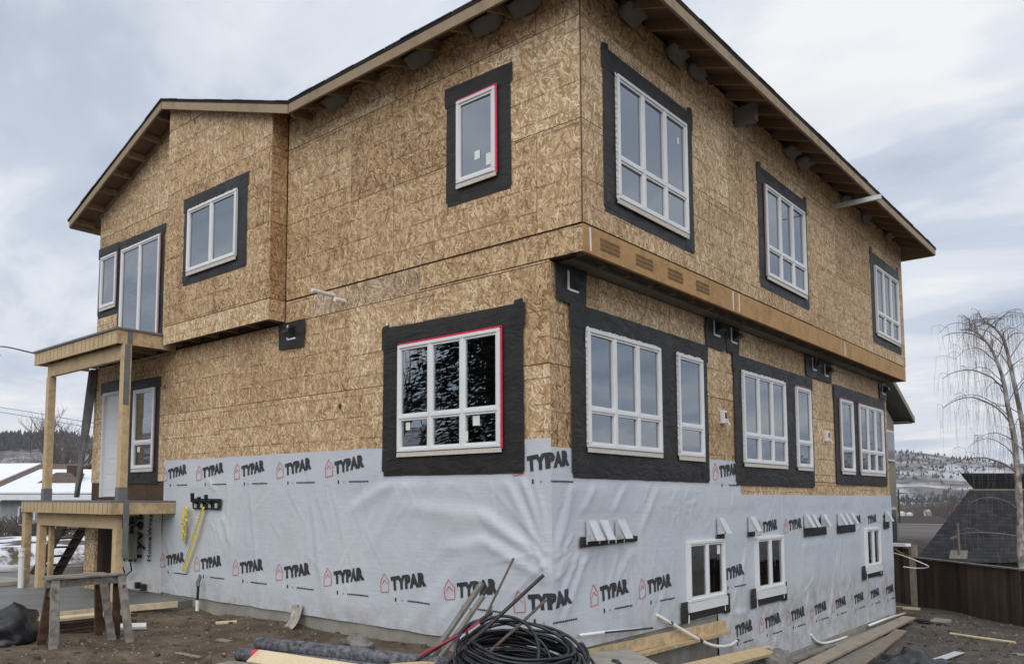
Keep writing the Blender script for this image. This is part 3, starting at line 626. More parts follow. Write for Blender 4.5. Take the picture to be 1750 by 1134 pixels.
# rafters in the open eaves (right), baffles hanging between them
def raf(p0, p1, h=.135, w=.042):
    p0, p1 = Vector(p0), Vector(p1); s = (p1 - p0).cross(Vector((0, 0, 1))).normalized() * w / 2; dn = Vector((0, 0, -h))
    return MB().hexa([p0 - s + dn, p0 + s + dn, p1 + s + dn, p1 - s + dn], [p0 - s, p0 + s, p1 + s, p1 - s])
zr = lambda x: EZ - .003 + RK * (EX - x)
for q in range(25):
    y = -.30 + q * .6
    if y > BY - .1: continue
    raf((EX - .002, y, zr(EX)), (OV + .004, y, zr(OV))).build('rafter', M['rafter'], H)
mbk = MB(); mbk.box((OV - .14, 0.0, 7.40), (OV - .014, WR, 7.70)); mbk.build('wall_plate', M['rafter'], H)
def chute(P, u, w, drop, out, zt, seed):
    m = MB()
    def fn(s, t):
        ang = (s - .5) * 1.15; tt = t
        n = .02 + out * (1 - tt) ** 1.3 + .035 * sin(pi * s); z = zt - drop * tt * (1 - .75 * abs(2 * s - 1) ** 4) + .015 * mn.noise((s * 3, t * 3, seed))
        return P(u + w * (s - .5) + .04 * tt * sin(seed), z, n)
    m.grid(fn, [q / 7 for q in range(8)], [q / 6 for q in range(7)])
    o = m.build('vent_baffle', M['chute'], H, smooth=True, fix=False); o.modifiers.new('thickness', 'SOLIDIFY').thickness = .008
for q, y in enumerate((0.95, 2.12, 2.75, 4.5, 6.3, 6.9, 9.3, 10.6, 12.3)):
    chute(PRU, y + .05, .46, .15 + .03 * sin(q * 3), .13 + .04 * cos(q * 5), 7.67, q)
m = MB(); m.box((OV + .02, 4.12, 7.36), (OV + .34, 4.24, 7.62)); m.build('vent_baffle', M['chute'], H)
for q in range(9):
    x = -4.15 + q * .6
    if x < EX: raf((x, EY + .002, EZ - .003), (x, -.002, EZ - .003 + RK * .42)).build('rafter', M['rafter'], H)
for q, x in enumerate((-3.85, -2.05, -.85, -.25)):
    chute(PLm, x, .50, .15, .14, 7.64, q + 40)
MB().beam((-4.46, EY + .03, EZ - .09), (-4.46, -.0, EZ - .02), .04, .12).build('rafter', M['rafter'], H)
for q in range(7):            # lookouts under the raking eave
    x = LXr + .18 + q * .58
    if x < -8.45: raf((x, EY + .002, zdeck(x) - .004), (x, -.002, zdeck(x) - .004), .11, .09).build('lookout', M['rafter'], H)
MB().hexa([(LXr + .53, -.05, zdeck(LXr + .53) - .10), (-8.33, -.05, zdeck(-8.36) - .10), (-8.33, -.004, zdeck(-8.36) - .10), (LXr + .53, -.004, zdeck(LXr + .53) - .10)],
          [(LXr + .53, -.05, zdeck(LXr + .53) - .006), (-8.33, -.05, zdeck(-8.36) - .006), (-8.33, -.004, zdeck(-8.36) - .006), (LXr + .53, -.004, zdeck(LXr + .53) - .006)]).build('barge_rafter', M['rafter'], H)
# corner batten, small holes, bar poking out of the eave, pipes through the wall
m = MB(); m.box((OV - .012, -.006, 4.80), (OV + .006, .0005, 7.72)); m.build('corner_strip', M['deckply'], H)
for u, v, P, r in ((-3.70, 3.05, PLm, .035), (-8.77, 3.80, PLm, .03), (-7.43, 8.35, PB, .03)): MB().prism(P, [(u + r * cos(a * pi / 4), v + r * 1.25 * sin(a * pi / 4)) for a in range(8)], .001, .004).build('cable_hole', M['plastic'], H)
mp = MB(); mp.tube([PLm(-3.86, 4.69, -.1), PLm(-3.84, 4.69, .42)], .03, 8); mp.build('vent_pipe', M['pvc'], H); MB().tube([PLm(-3.64, 4.57, -.1), PLm(-3.63, 4.57, .18)], .034, 8).build('vent_pipe', M['pvc'], H); MB().beam(PRU(8.64, 7.33, .0), PRU(8.70, 7.34, .86), .055, .085).build('vent_pipe', M['galv'], H)

# --- exhaust vents on black squares
def exvent(P, u0, u1, v0, v1, hoods):
    a = strip(P, [(u0 + .02, v0), (u1 - .02, v0 - .01), (u1, v1), (u0, v1)], .030, H, 'vent_flashing')
    for (u, v) in hoods:
        m = MB(); m.prism(lambda n, z, w_: P(u + w_, z, n), [(.036, v - .075), (.17, v - .01), (.15, v + .05), (.036, v + .10)], -.08, .08); m.build('vent_hood', M['plastic'], a)
        m = MB(); m.pbox(P, u - .115, u - .083, v - .10, v + .13, .036, .046); m.pbox(P, u - .083, u + .10, v - .11, v - .082, .036, .05); m.build('vent_flange', M['vinyl'], a)
exvent(PLm, -5.19, -4.51, 4.04, 4.45, [(-4.84, 4.27)]); exvent(PR, .07, .72, 4.02, 4.46, [(.42, 4.27)]); exvent(PR, 3.92, 4.60, 4.03, 4.46, [(4.30, 4.32)]); exvent(PR, 4.63, 5.14, 4.03, 4.46, [(4.92, 4.30)])
exvent(PR, 8.15, 9.62, 4.05, 4.46, [(8.6, 4.30), (9.3, 4.26)]); exvent(PR, 12.97, 13.58, 4.06, 4.42, [(13.3, 4.28)])
m = MB()
for u, v in ((4.46, 2.98), (9.18, 2.95)):
    m = MB(); m.pbox(PR, u - .06, u + .06, v - .10, v + .10, .002, .075); b = m.build('junction_box', M['pvc'], H, bevel=.01)
    MB().pbox(PR, u - .03, u + .03, v - .02, v + .07, .076, .082).build('box_opening', M['blackrod'], b); MB().tube([PR(u, v - .03, .08), PR(u + .02, v - .12, .13), PR(u + .05, v - .17, .09)], .012, 5).build('cable_end', M['pvc'], b)
# loose wires under the overhang
for a, b, c in (((1.9, 4.44, .2), (2.0, 4.15, .08), (1.82, 4.02, .03)), ((8.0, 4.46, .3), (8.15, 4.2, .2), (8.3, 4.15, .05)), ((10.9, 4.45, .3), (10.95, 4.3, .28), (11.0, 4.22, .25))):
    MB().tube(sm([PR(*a), PR(*b), PR(*c)]), .005, 4).build('loose_wire', M['chute'], H)
# galvanised dryer hoods on the basement wall
def ghood(u, v, parent, w=.17, h=.23):
    m = MB(); f = lambda n, z, w_: PR(u + w_, z, n)
    m.prism(f, [(.05, v + h / 2), (.075, v + h / 2), (.19, v - h / 2), (.17, v - h / 2)], -w / 2, w / 2)
    for s in (-w / 2, w / 2 - .006): m.prism(f, [(.04, v + h / 2 - .01), (.05, v + h / 2 - .005), (.178, v - h / 2 + .004), (.04, v - h / 2 - .02)], s, s + .006)
    return m.build('vent_hood', M['galv'], parent)
a = strip(PR, [(.49, 1.175), (1.80, 1.20), (1.80, 1.27), (.50, 1.30)], .040, H, 'vent_flashing')
for u in (.72, .96, 1.36): ghood(u, 1.37, a)
for u in (.63, .90, 1.1, 1.27, 1.46): MB().pbox(PR, u - .014, u + .014, 1.19 + rnd.uniform(0, .03), 1.29, .048, .052).build('fixing_strap', M['galv'], a)
for us, fl in (((4.22,), (4.1, 4.38)), ((5.36,), (5.24, 5.52)), ((7.85, 8.15, 8.75), (7.75, 8.95)), ((9.72, 10.05, 10.45), (9.6, 10.75)), ((13.05,), (12.85, 13.3))):
    a = strip(PR, [(fl[0], 1.13), (fl[1], 1.13), (fl[1], 1.22), (fl[0], 1.21)] if len(us) == 1 and us[0] < 6 else [(fl[0], 1.04), (fl[1], 1.05), (fl[1], 1.22), (fl[0], 1.23)], .040, H, 'vent_flashing')
    for u in us: ghood(u, 1.34 if u < 6 else 1.33, a)
# electrical rough-in on the left wrap
a = strip(PLm, [(-7.58, 1.56), (-6.70, 1.55), (-6.66, 1.73), (-7.62, 1.74)], .045, H, 'vent_flashing')
for u in (-7.42, -7.2, -6.98): MB().tube([PLm(u, 1.66, .03), PLm(u + .02, 1.70, .16), PLm(u + .03, 1.80 + .04 * sin(u * 9), .17)], .035, 8).build('cable_boot', M['plastic'], a)
for u in (-7.5, -7.3, -7.05, -6.85): MB().pbox(PLm, u, u + .07, 1.58, 1.66, .055, .065).build('junction_box', M['galv'], a)

# --- foundation
MB().box((-8.62, .003, -1.4), (-.003, .4, .075)).build('foundation', M['concrete'], H)
MB().box((-.4, .42, -1.4), (-.004, 4.14, .06)).build('foundation', M['concrete'], H); MB().box((-.4, 4.15, -1.5), (.03, WR, -.90)).build('foundation', M['concrete'], H)
MB().box((-11.7, .003, -.5), (-8.63, .4, .03)).build('foundation', M['concrete'], H)
# --- house wrap: one sheet per wall; s<0 runs along the left wall, s>0 along the right wall, wrinkles shared
CRE = [((-2.25, 1.62), (-.95, 1.52), .10, .030), ((-.95, 1.52), (-.30, 1.15), .08, .045), ((-.30, 1.15), (0, .93), .06, .04), ((-1.6, 1.12), (-.95, 1.22), .09, .03), ((-.95, 1.22), (-.02, .85), .07, .045),
       ((-.70, 2.05), (-.05, 1.02), .06, .035), ((-.42, 2.05), (0, 1.1), .05, .035), ((-.2, 1.9), (-.01, 1.25), .04, .03), ((-3.4, 1.60), (-2.45, 2.0), .09, .035), ((-2.9, 1.15), (-2.3, 1.95), .10, .03),
       ((-2.1, .95), (-1.6, 1.95), .12, .02), ((-3.3, .6), (-2.95, 1.5), .09, .025), ((-2.2, .1), (-1.2, 1.05), .12, .025), ((-1.9, .1), (-1.0, .75), .08, .02), ((-5.2, .7), (-4.7, 1.9), .05, .012), ((-5.6, .4), (-5.9, 1.9), .05, .012),
       ((-4.0, .4), (-4.3, 1.7), .06, .014), ((-6.6, .8), (-6.2, 2.0), .07, .016), ((-7.3, 2.2), (-6.8, 1.75), .06, .015), ((-6.4, 1.0), (-6.75, 1.55), .06, .02), ((-3.6, .1), (-3.2, .8), .07, .02),
       ((.0, 1.05), (.42, 1.95), .05, .03), ((.02, .9), (.5, 1.18), .05, .028), ((.1, .55), (.55, 1.2), .05, .03), ((.2, .4), (.75, 1.2), .05, .028), ((1.0, .75), (1.0, 1.2), .06, .02), ((1.4, .8), (1.8, 1.2), .06, .024),
       ((1.85, 1.25), (2.45, 1.95), .06, .024), ((1.2, 1.5), (1.6, 1.9), .06, .02), ((.5, 1.5), (.9, 1.95), .05, .02), ((2.9, .1), (2.3, .8), .06, .018), ((2.2, .1), (2.5, .5), .05, .02), ((4.5, -.1), (5.2, .9), .06, .02),
       ((4.9, .3), (5.4, 1.2), .05, .018), ((7.0, 1.75), (7.6, 1.2), .06, .015), ((9.9, 1.0), (9.6, .2), .07, .012), ((4.5, .0), (6.0, -.06), .05, .022), ((11.0, 1.7), (11.6, 1.2), .07, .014), ((12.9, 1.7), (12.7, .6), .07, .014),
       ((6.2, -.75), (6.6, -.1), .07, .016), ((8.9, -.6), (9.3, .0), .08, .014)]
for a in range(9):
    t = a * 2 * pi / 9 + rnd.uniform(0, .5); q_ = rnd.uniform(.25, .75); CRE.append(((3.05 + .1 * cos(t), 1.62 + .1 * sin(t)), (3.05 + q_ * cos(t), 1.62 + q_ * .8 * sin(t)), rnd.uniform(.018, .032), rnd.uniform(.006, .012)))
for q in range(230):
    s0 = rnd.uniform(-8.6, 13.5); v0 = rnd.uniform(-.8 if s0 > 4.2 else .15, 1.7); an = rnd.choice((rnd.gauss(1.2, .35), rnd.gauss(1.9, .3))); Lc = rnd.uniform(.25, .8)
    CRE.append(((s0, v0), (s0 + Lc * cos(an), v0 + Lc * sin(an)), rnd.uniform(.014, .035), rnd.uniform(.004, .011)))
for q in range(16):      # sharp pulls running into the house corner from both sheets
    sg = -1 if q % 2 else 1; an = rnd.uniform(.25, 1.25); Lc = rnd.uniform(.4, 1.1); v0 = rnd.uniform(.85, 1.15); CRE.append(((sg * .03, v0), (sg * (.03 + Lc * cos(an)), v0 + Lc * sin(an) * rnd.choice((1, 1, -.6))), rnd.uniform(.016, .03), rnd.uniform(.008, .016)))
for x0_, x1_, v0 in ((-2.7, -.4, 2.02), (.4, 3.9, 1.97)):
    for q in range(12):
        s0 = rnd.uniform(x0_, x1_); an = rnd.gauss(-1.57, .6); Lc = rnd.uniform(.25, .9); CRE.append(((s0, v0), (s0 + Lc * cos(an), v0 + Lc * sin(an)), rnd.uniform(.016, .035), rnd.uniform(.005, .012)))
for uc, vc, wd in ((1.15, 1.18, .7), (3.74, .2, .6), (6.1, .15, .6), (8.3, 1.1, .5), (10.1, 1.1, .5), (-7.1, 1.55, .5)):
    for q in range(9):
        an = rnd.uniform(-2.7, -.4); Lc = rnd.uniform(.25, .8); s0 = uc + rnd.uniform(-wd, wd); CRE.append(((s0, vc - .08), (s0 + Lc * cos(an), vc - .08 + Lc * sin(an)), rnd.uniform(.016, .03), rnd.uniform(.005, .011)))
CRE = [(a, b, w_, h * (.55 if h > .019 else .8)) for a, b, w_, h in CRE]
def disp(s, v):
    d = .012 * (.5 + mn.noise((s * 1.1, v * 1.4, 2.0))) + .005 * mn.noise((s * 3.3, v * 2.6, 6)) + .0025 * mn.noise((s * 9, v * 6, 1))
    for (a, b, w_, h) in CRE:
        if s < min(a[0], b[0]) - .35 or s > max(a[0], b[0]) + .35: continue
        dx, dz = b[0] - a[0], b[1] - a[1]; L2 = dx * dx + dz * dz; t = ((s - a[0]) * dx + (v - a[1]) * dz) / L2
        if t < -.25 or t > 1.25: continue
        e = sstep(-.25, .2, t) * (1 - sstep(.8, 1.25, t)); tt = max(0, min(1, t)); px, pz = a[0] + dx * tt, a[1] + dz * tt
        dist = ((s - px) * -dz + (v - pz) * dx) / sqrt(L2)
        d += h * e * exp(-(dist / w_) ** 2) - h * .45 * e * exp(-((dist - w_ * 1.5) / w_) ** 2)
    k = 1.0
    for (u0, u1, v0) in ((-2.85, -.3, 2.0), (.3, 4.05, 1.95), (4.8, 5.1, 1.9)):
        if u0 < s < u1: k *= 1 - sstep(v0 - .12, v0, v)
    for kk in 'jkl':
        _, a0, a1, b0, b1 = WIN[kk][:5]; g_ = max(a0 - .25 - s, s - a1 - .25, b0 - .25 - v, v - b1 - .05); k *= sstep(0, .18, g_) if g_ < .18 else 1
    for (a0, a1, b0, b1) in ((-7.65, -6.65, 1.5, 1.8), (.45, 1.85, 1.15, 1.5), (4.0, 5.6, 1.1, 1.5), (7.7, 9.0, 1.0, 1.5), (9.5, 10.8, 1.0, 1.5), (12.8, 13.4, 1.0, 1.5)):
        g_ = max(a0 - s, s - a1, b0 - v, v - b1); k *= sstep(0, .15, g_) if g_ < .15 else 1
    k *= .25 + .75 * sstep(0, .10, abs(s))
    return .010 + max(0.0, d * k + .006)
def wrapP(s, v, off=0.0):
    d = disp(s, v) + off
    return Vector((s + d * sstep(-.06, 0, s), -d, v)) if s <= 0 else Vector((d, s - d * (1 - sstep(0, .06, s)), v))
def lin(a, b, st, extra=()):
    n = max(1, int(round((b - a) / st))); return sorted({round(a + (b - a) * i / n, 4) for i in range(n + 1)} | {round(x, 4) for x in extra if a < x < b})
wb = lambda s: .05 + .012 * mn.noise((s * 2.3, 0, 8))
us = lin(-8.66, 0, .032); vs_ = lin(0, 1, .0135)
WLo = MB().grid(lambda u, t: wrapP(u, wb(u) + (2.42 + .012 * mn.noise((u * 3, 5, 0)) - wb(u)) * t), us, vs_).build('house_wrap', M['wrap'], H, smooth=True, fix=False)
hj = [x for k in 'jkl' for x in (WIN[k][1], WIN[k][2])]; vj = [x for k in 'jkl' for x in (WIN[k][3], WIN[k][4])]
us = lin(0.0, WR, .036, hj + [4.13, 5.06]); vs_ = lin(-.96, 2.32, .032, vj + [.03, 1.80])
def skipw(u, v):
    if u < 4.13 and v < .03: return True
    if u > 5.06 and v > 1.80: return True
    return any(WIN[k][1] < u < WIN[k][2] and WIN[k][3] < v < WIN[k][4] for k in 'jkl')
WRo = MB().grid(lambda u, v: wrapP(max(u, 1e-6), v), us, vs_, skipw)
used = sorted({i for f in WRo.f for i in f}); rm = {o: n for n, o in enumerate(used)}; WRo.v = [WRo.v[i] for i in used]; WRo.f = [tuple(rm[i] for i in f) for f in WRo.f]
WRo = WRo.build('house_wrap', M['wrap'], H, smooth=True, fix=False)
m = MB().grid(lambda u, v: PLm(u, v, .02 + .012 * mn.noise((u * 3, v * 3, 1)) + .02 * mn.noise((u * 1.2, v * 1.1, 4))), lin(-10.4, -8.665, .06), lin(.03, 1.46, .06)); WHo = m.build('house_wrap', M['wrapwhite'], H, smooth=True, fix=False)

# --- printing on the wrap
dg = bpy.context.evaluated_depsgraph_get()
def text_bm(body, size, bold, sx=1.0, shear=0.0):
    c = bpy.data.curves.new('t', 'FONT'); c.body = body; c.size = size; c.offset = bold; c.shear = shear; c.resolution_u = 2; c.space_character = 1.10
    o = bpy.data.objects.new('t', c); COL.objects.link(o); bpy.context.view_layer.update(); d = bpy.context.evaluated_depsgraph_get()
    me = bpy.data.meshes.new_from_object(o.evaluated_get(d)); bm = bmesh.new(); bm.from_mesh(me); bpy.data.objects.remove(o); bpy.data.curves.remove(c); bpy.data.meshes.remove(me)
    for v in bm.verts: v.co.x *= sx; v.co.z = 0
    bmesh.ops.triangulate(bm, faces=bm.faces[:]); return bm
def slice_bm(bm, st):
    xs = [v.co.x for v in bm.verts]; ys = [v.co.y for v in bm.verts]
    for lo, hi, no in ((min(xs), max(xs), (1, 0, 0)), (min(ys), max(ys), (0, 1, 0))):
        k = lo + st
        while k < hi:
            bmesh.ops.bisect_plane(bm, geom=bm.verts[:] + bm.edges[:] + bm.faces[:], plane_co=(k * no[0], k * no[1], 0), plane_no=no); k += st
    return bm
TY = text_bm('TYPAR', .215, .0165, .80, .06)
xs = [v.co.x for v in TY.verts]; x0 = min(xs); kx = .64 / (max(xs) - x0)
for v in TY.verts: v.co.x = (v.co.x - x0) * kx
slice_bm(TY, .055)
tv = [v.co.copy() for v in TY.verts]; TY.verts.index_update(); tf = [tuple(v.index for v in f.verts) for f in TY.faces]; TY.free()
def logo(s, v, rot, parent, icon=True, sub=True, scale=1.0):
    c, sn = cos(rot), sin(rot)
    m = MB(); m.v = [tuple(wrapP(s + scale * (p.x * c - p.y * sn), v + scale * (p.x * sn + p.y * c), .007)) for p in tv]; m.f = list(tf); m.build('printed_name', M['ink'], parent, fix=False)
    if icon:
        r = MB(); w_ = .011
        def seg(a, b):
            a = Vector(a); b = Vector(b); n = max(1, int((b - a).length / .05)); d = (b - a).normalized(); p = Vector((-d.y, d.x)) * w_ / 2
            for i in range(n):
                q0 = a.lerp(b, i / n); q1 = a.lerp(b, (i + 1) / n)
                r.poly([wrapP(s + z.x, v + z.y, .007) for z in (q0 - p, q1 - p, q1 + p, q0 + p)])
        pts = [(-.215, -.055), (-.06, -.035), (-.06, .10), (-.15, .20), (-.225, .085)]
        for i in range(5): seg(pts[i], pts[(i + 1) % 5])
        seg((-.19, .055), (-.145, .115)); seg((-.145, .115), (-.09, .065))
        r.build('printed_emblem', M['redink'], parent, fix=False)
    if sub:
        r = MB(); a = .06
        for k in range(16):
            ww = rnd.uniform(.018, .035); h = .020 if k > 3 else .011
            if k in (1, 3): a += .05
            if k == 0: r.poly([wrapP(s + z[0], v + z[1], .007) for z in ((a, -.15), (a + .028, -.15), (a + .028, -.10), (a, -.10))])
            elif k > 3 or k == 2: r.poly([wrapP(s + z[0], v + z[1], .007) for z in ((a, -.135), (a + ww, -.135), (a + ww, -.135 + h), (a, -.135 + h))])
            a += ww + .008
        r.build('printed_line', M['ink'], parent, fix=False)['kind'] = 'stuff'
for q in range(7): logo(-8.46 + 1.18 * q, .555, .16, WLo)
for q in range(5): logo(-8.48 + 1.18 * q, 2.10, .14, WLo, sub=True)
logo(-.30, .50, .13, WLo); logo(-.31, 2.06, .12, WLo)
logo(.94, .535, .09, WRo); logo(2.06, .525, .09, WRo); logo(4.42, .52, .09, WRo, icon=False)
for q in range(8): logo(4.70 + 1.165 * q, -.355 - .012 * q, .07, WRo, icon=q > 0)
for q in range(7):
    s = 5.88 + 1.165 * q
    if q not in (3,): logo(s, 1.19, .07, WRo, icon=q < 4, sub=False)
logo(4.30, 2.07, .10, WRo)
def wtext(body, u, v, size, bold):
    bm = text_bm(body, size, bold, .9); m = MB(); m.v = [tuple(PLm(u - p.co.y, v + p.co.x, .047)) for p in bm.verts]; bm.verts.index_update(); m.f = [tuple(x.index for x in f.verts) for f in bm.faces]; bm.free(); m.build('printed_name', M['ink'], WHo, fix=False)
wtext('HomeWrap', -9.02, .58, .19, .004); wtext('Tyvek', -9.36, .55, .40, .012)

# --- meter gear under the porch
m = MB()
for u in (-10.05, -9.75): m.pbox(PLm, u, u + .07, .55, 1.40, .06, .11)
for v in (.62, .95, 1.22): m.pbox(PLm, -10.15, -9.4, v, v + .05, .112, .15)
g1 = m.build('meter_frame', M['blackrod'], H); MB().pbox(PLm, -9.66, -9.30, .62, 1.10, .16, .32).build('meter_box', M['stakegrey'], g1, bevel=.01); MB().tube([PLm(-9.50, .62, .2), PLm(-9.5, .40, .16), PLm(-9.8, .28, .12), PLm(-10.0, .5, .12)], .015, 5).build('cable_end', M['plastic'], g1)
for u, v in ((-9.45, .12), (-9.22, .10)): MB().pbox(PLm, u, u + .09, v - .05, v + .07, .05, .12).build('pipe_stub', M['plastic'], g1)

# --- porch
D0, DX = -12.12, -8.20
pd = MB().box((D0, -1.19, 1.665), (DX, -.02, 1.70)).build('porch_deck', M['membrane'], H)
def boards(name, x0, x1, y, z0, z1, axis, th, mat, parent, w=.0):
    m = MB()
    m.box((x0, y - th, z0), (x1, y, z1)) if axis == 'x' else m.box((y, x0, z0), (y + th, x1, z1)); return m.build(name, M[mat], parent)
MB().box((D0, -1.19, 1.47), (DX - .04, -1.15, 1.663)).build('rim_joist', M['lumber'], pd); MB().box((DX - .038, -1.19, 1.47), (DX, -.03, 1.663)).build('rim_joist', M['lumber'], pd); MB().box((D0, -1.148, 1.47), (D0 + .04, -.03, 1.663)).build('rim_joist', M['lumber'], pd)
for q in range(8): MB().box((D0 + .3 + q * .45, -1.148, 1.48), (D0 + .34 + q * .45, -.03, 1.66)).build('joist', M['lumber'], pd)
m = MB()
for q in range(22): x = D0 + .12 + q * .175; m.box((x, -1.1935, 1.485), (x + .004, -1.1905, 1.655))
m.build('nail_line', M['oldbrown'], pd)
bm_ = MB().box((-11.75, -1.02, 1.22), (-8.33, -.93, 1.468)).build('porch_beam', M['lumber'], H)
def post(x, y, z0, z1, w=.14, name='porch_post'): return MB().box((x - w / 2, y - w / 2, z0), (x + w / 2, y + w / 2, z1)).build(name, M['lumber'], H, bevel=.006)
for x, y in ((-12.03, -1.10), (-11.62, -.975), (-8.36, -.975)): post(x, y, -.05, 1.468 if x < -12 else 1.218)
post(-11.45, -.85, -.05, 1.218, .09)
for x in (-11.55, -8.37):
    p_ = post(x, -.94, 1.702, 4.15 if x < -9 else 4.405); MB().box((x - .076, -1.016, 1.7025), (x + .076, -.864, 1.93)).build('post_wrap', M['membrane'], p_)
    if x > -9: MB().box((x + .0705, -1.0, 3.35), (x + .076, -.90, 4.40)).build('post_flashing', M['membrane'], p_)
MB().box((-8.195, -.98, .75), (-8.188, -.88, 1.72)).build('corner_flashing', M['membrane'], H)
MB().box((-11.62, -.99, 4.15), (-8.45, -.90, 4.40)).build('porch_beam', M['lumber'], H)
pr_ = MB().box((-12.03, -1.14, 4.655), (-8.33, -.03, 4.69)).build('porch_roof', M['membrane'], H)
MB().box((-12.0, -1.11, 4.41), (-8.40, -1.07, 4.653)).build('fascia_board', M['lumber'], pr_); MB().box((-8.398, -1.11, 4.41), (-8.36, -.03, 4.653)).build('fascia_board', M['lumber'], pr_); MB().box((-12.0, -1.068, 4.41), (-11.96, -.03, 4.653)).build('fascia_board', M['lumber'], pr_)
MB().box((-8.3595, -.93, 4.42), (-8.3545, -.84, 4.69)).build('post_flashing', M['membrane'], pr_)
for q in range(7): MB().box((-11.6 + q * .5, -1.066, 4.42), (-11.56 + q * .5, -.03, 4.65)).build('joist', M['rafter'], pr_)
m = MB()
for q in range(20): x = -11.92 + q * .176; m.box((x, -1.1135, 4.43), (x + .004, -1.1105, 4.64))
m.build('nail_line', M['oldbrown'], pr_)
MB().box((-8.34, -.28, 4.66), (-8.32, -.05, 5.05)).build('step_flashing', M['galv'], H)
MB().box((-11.0, -.40, .0), (-10.55, -.34, 1.46)).build('porch_panel', M['osb'], H)

# ------------------------------------------------------------------ slab, form boards, site things
m = MB(); m.box((-15.5, -4.6, -.35), (-7.58, -.0, .005)); s_ = m.build('concrete_pad', M['slabc']); s_['kind'] = 'structure'
def single(mb, name, mat, label, cat, loc, group=None, smooth=False, bevel=0.0):
    o = mb.build(name, M[mat], None, smooth=smooth, loc=loc, bevel=bevel); return tag(o, label, cat, group)
single(MB().beam((-7.555, -1.30, -.02), (-7.44, -.36, -.02), .04, .10), 'form_board', 'pale', 'pale form board along the slab edge nearest the wrapped wall', 'board', (-7.5, -.8, -.1))
single(MB().beam((-7.60, -2.95, -.02), (-7.56, -1.32, -.02), .04, .10), 'form_board', 'pale', 'pale form board on the slab edge behind the sawhorses', 'board', (-7.58, -2.1, -.1))
single(MB().box((-13.3, -1.75, 0.006), (-12.3, -.95, .10)), 'concrete_step', 'concrete', 'low grey concrete step at the far edge of the slab', 'step', (-12.8, -1.3, 0), bevel=.01)
# sawhorses
def sawhorse(label, x, y0, y1, zb, h, lean):
    t = thing('sawhorse', label, 'sawhorse', (x, (y0 + y1) / 2, zb), 'sawhorses in front of the slab')
    MB().beam((x, y0 - .05, zb + h - .05), (x, y1 + .05, zb + h - .05), .07, .10).build('rail', M['weathered'], t)
    MB().beam((x, y0 - .08, zb + h + .012), (x, y1 + .02, zb + h + .012), .16, .022).build('top_board', M['weathered'], t)
    for y, dy in ((y0, .02), (y1, -.03)):
        for s, m_ in ((1, 'weathered'), (-1, 'oldbrown')):
            MB().beam((x + s * .055, y + dy, zb + h - .01), (x + s * (.20 + lean * s), y - dy * 1.5, zb), .10, .036, up=(1, 0, 0)).build('leg', M[m_], t)
    MB().beam((x - .10, y0 + .01, zb + h - .17), (x + .10, y0 + .01, zb + h - .17), .03, .09).build('brace', M['weathered'], t)
    MB().beam((x - .10, y1 - .01, zb + h - .17), (x + .10, y1 - .01, zb + h - .17), .03, .09).build('brace', M['oldbrown'], t)
    return t
sawhorse('weathered grey sawhorse nearer the camera, pale legs in front', -5.27, -3.24, -2.36, -.13, .87, 0.0)
sawhorse('weathered sawhorse standing close behind the nearer one, brown legs showing', -5.62, -3.10, -2.45, -.12, .85, .04)
# boards stacked behind the sawhorses
names = ['topmost yellowish board of the low stack behind the sawhorses', 'second board of the stack behind the sawhorses, brown with a pale edge', 'dark wet board in the middle of the stack behind the sawhorses', 'second board from the ground in the stack behind the sawhorses', 'lowest brown board lying under the stack behind the sawhorses']
for q, (z, mt) in enumerate(((.10, 'pale'), (.055, 'oldbrown'), (.01, 'stairwood'), (-.035, 'oldbrown'), (-.08, 'oldbrown'))):
    a = rnd.uniform(-.04, .04); single(MB().beam((-6.35 + a, -2.95 + rnd.uniform(-.1, .1), z), (-6.30 - a, -1.75 + rnd.uniform(-.15, .15), z), .26, .036), 'board', mt, names[q], 'board', (-6.3, -2.3, z), 'boards stacked behind the sawhorses')
single(MB().tube([(-6.0, -2.1, -.05), (-5.75, -1.75, -.05)], .05, 8), 'pipe_offcut', 'pvc', 'short white pipe offcut on the dirt behind the sawhorses', 'pipe', (-5.9, -1.9, -.1), smooth=False)
# black tarp bundle
def lump(name, mat, label, cat, c, r, seed, amp=.35, nu=26, nv=16, flat=True):
    m = MB()
    for j in range(nv + 1):
        th = pi * j / nv
        for i in range(nu):
            ph = 2 * pi * i / nu; d = Vector((sin(th) * cos(ph), sin(th) * sin(ph), cos(th))); k = 1 + amp * mn.noise(d * 1.6 + Vector((seed, 0, 0))) + amp * .55 * mn.noise(d * 4.2 + Vector((0, seed, 0))) + amp * .22 * mn.noise(d * 10 + Vector((0, seed, 2)))
            z = d.z * r[2] * k; m.v.append((c[0] + d.x * r[0] * k, c[1] + d.y * r[1] * k, c[2] + (max(z, -.35 * r[2]) if flat else z)))
    for j in range(nv):
        for i in range(nu): a = j * nu + i; b = j * nu + (i + 1) % nu; m.f.append((a, b, b + nu, a + nu))
    return single(m, name, mat, label, cat, (c[0], c[1], c[2] - r[2] * .35), smooth=True)
lump('tarp_bundle', 'plastic', 'crumpled black plastic bundle on the ground left of the sawhorses', 'tarp', (-6.08, -3.48, .02), (.42, .40, .30), 3.2, .45)
lump('snow_patch', 'snow', 'small white patch of snow in front of the black bundle', 'snow', (-5.48, -3.52, -.12), (.16, .09, .02), 8, .3)
single(MB().beam((-6.2, -3.75, -.09), (-5.85, -3.6, -.09), .12, .04), 'timber_offcut', 'pale', 'yellow timber offcut poking out under the black bundle', 'offcut', (-6, -3.7, -.12))
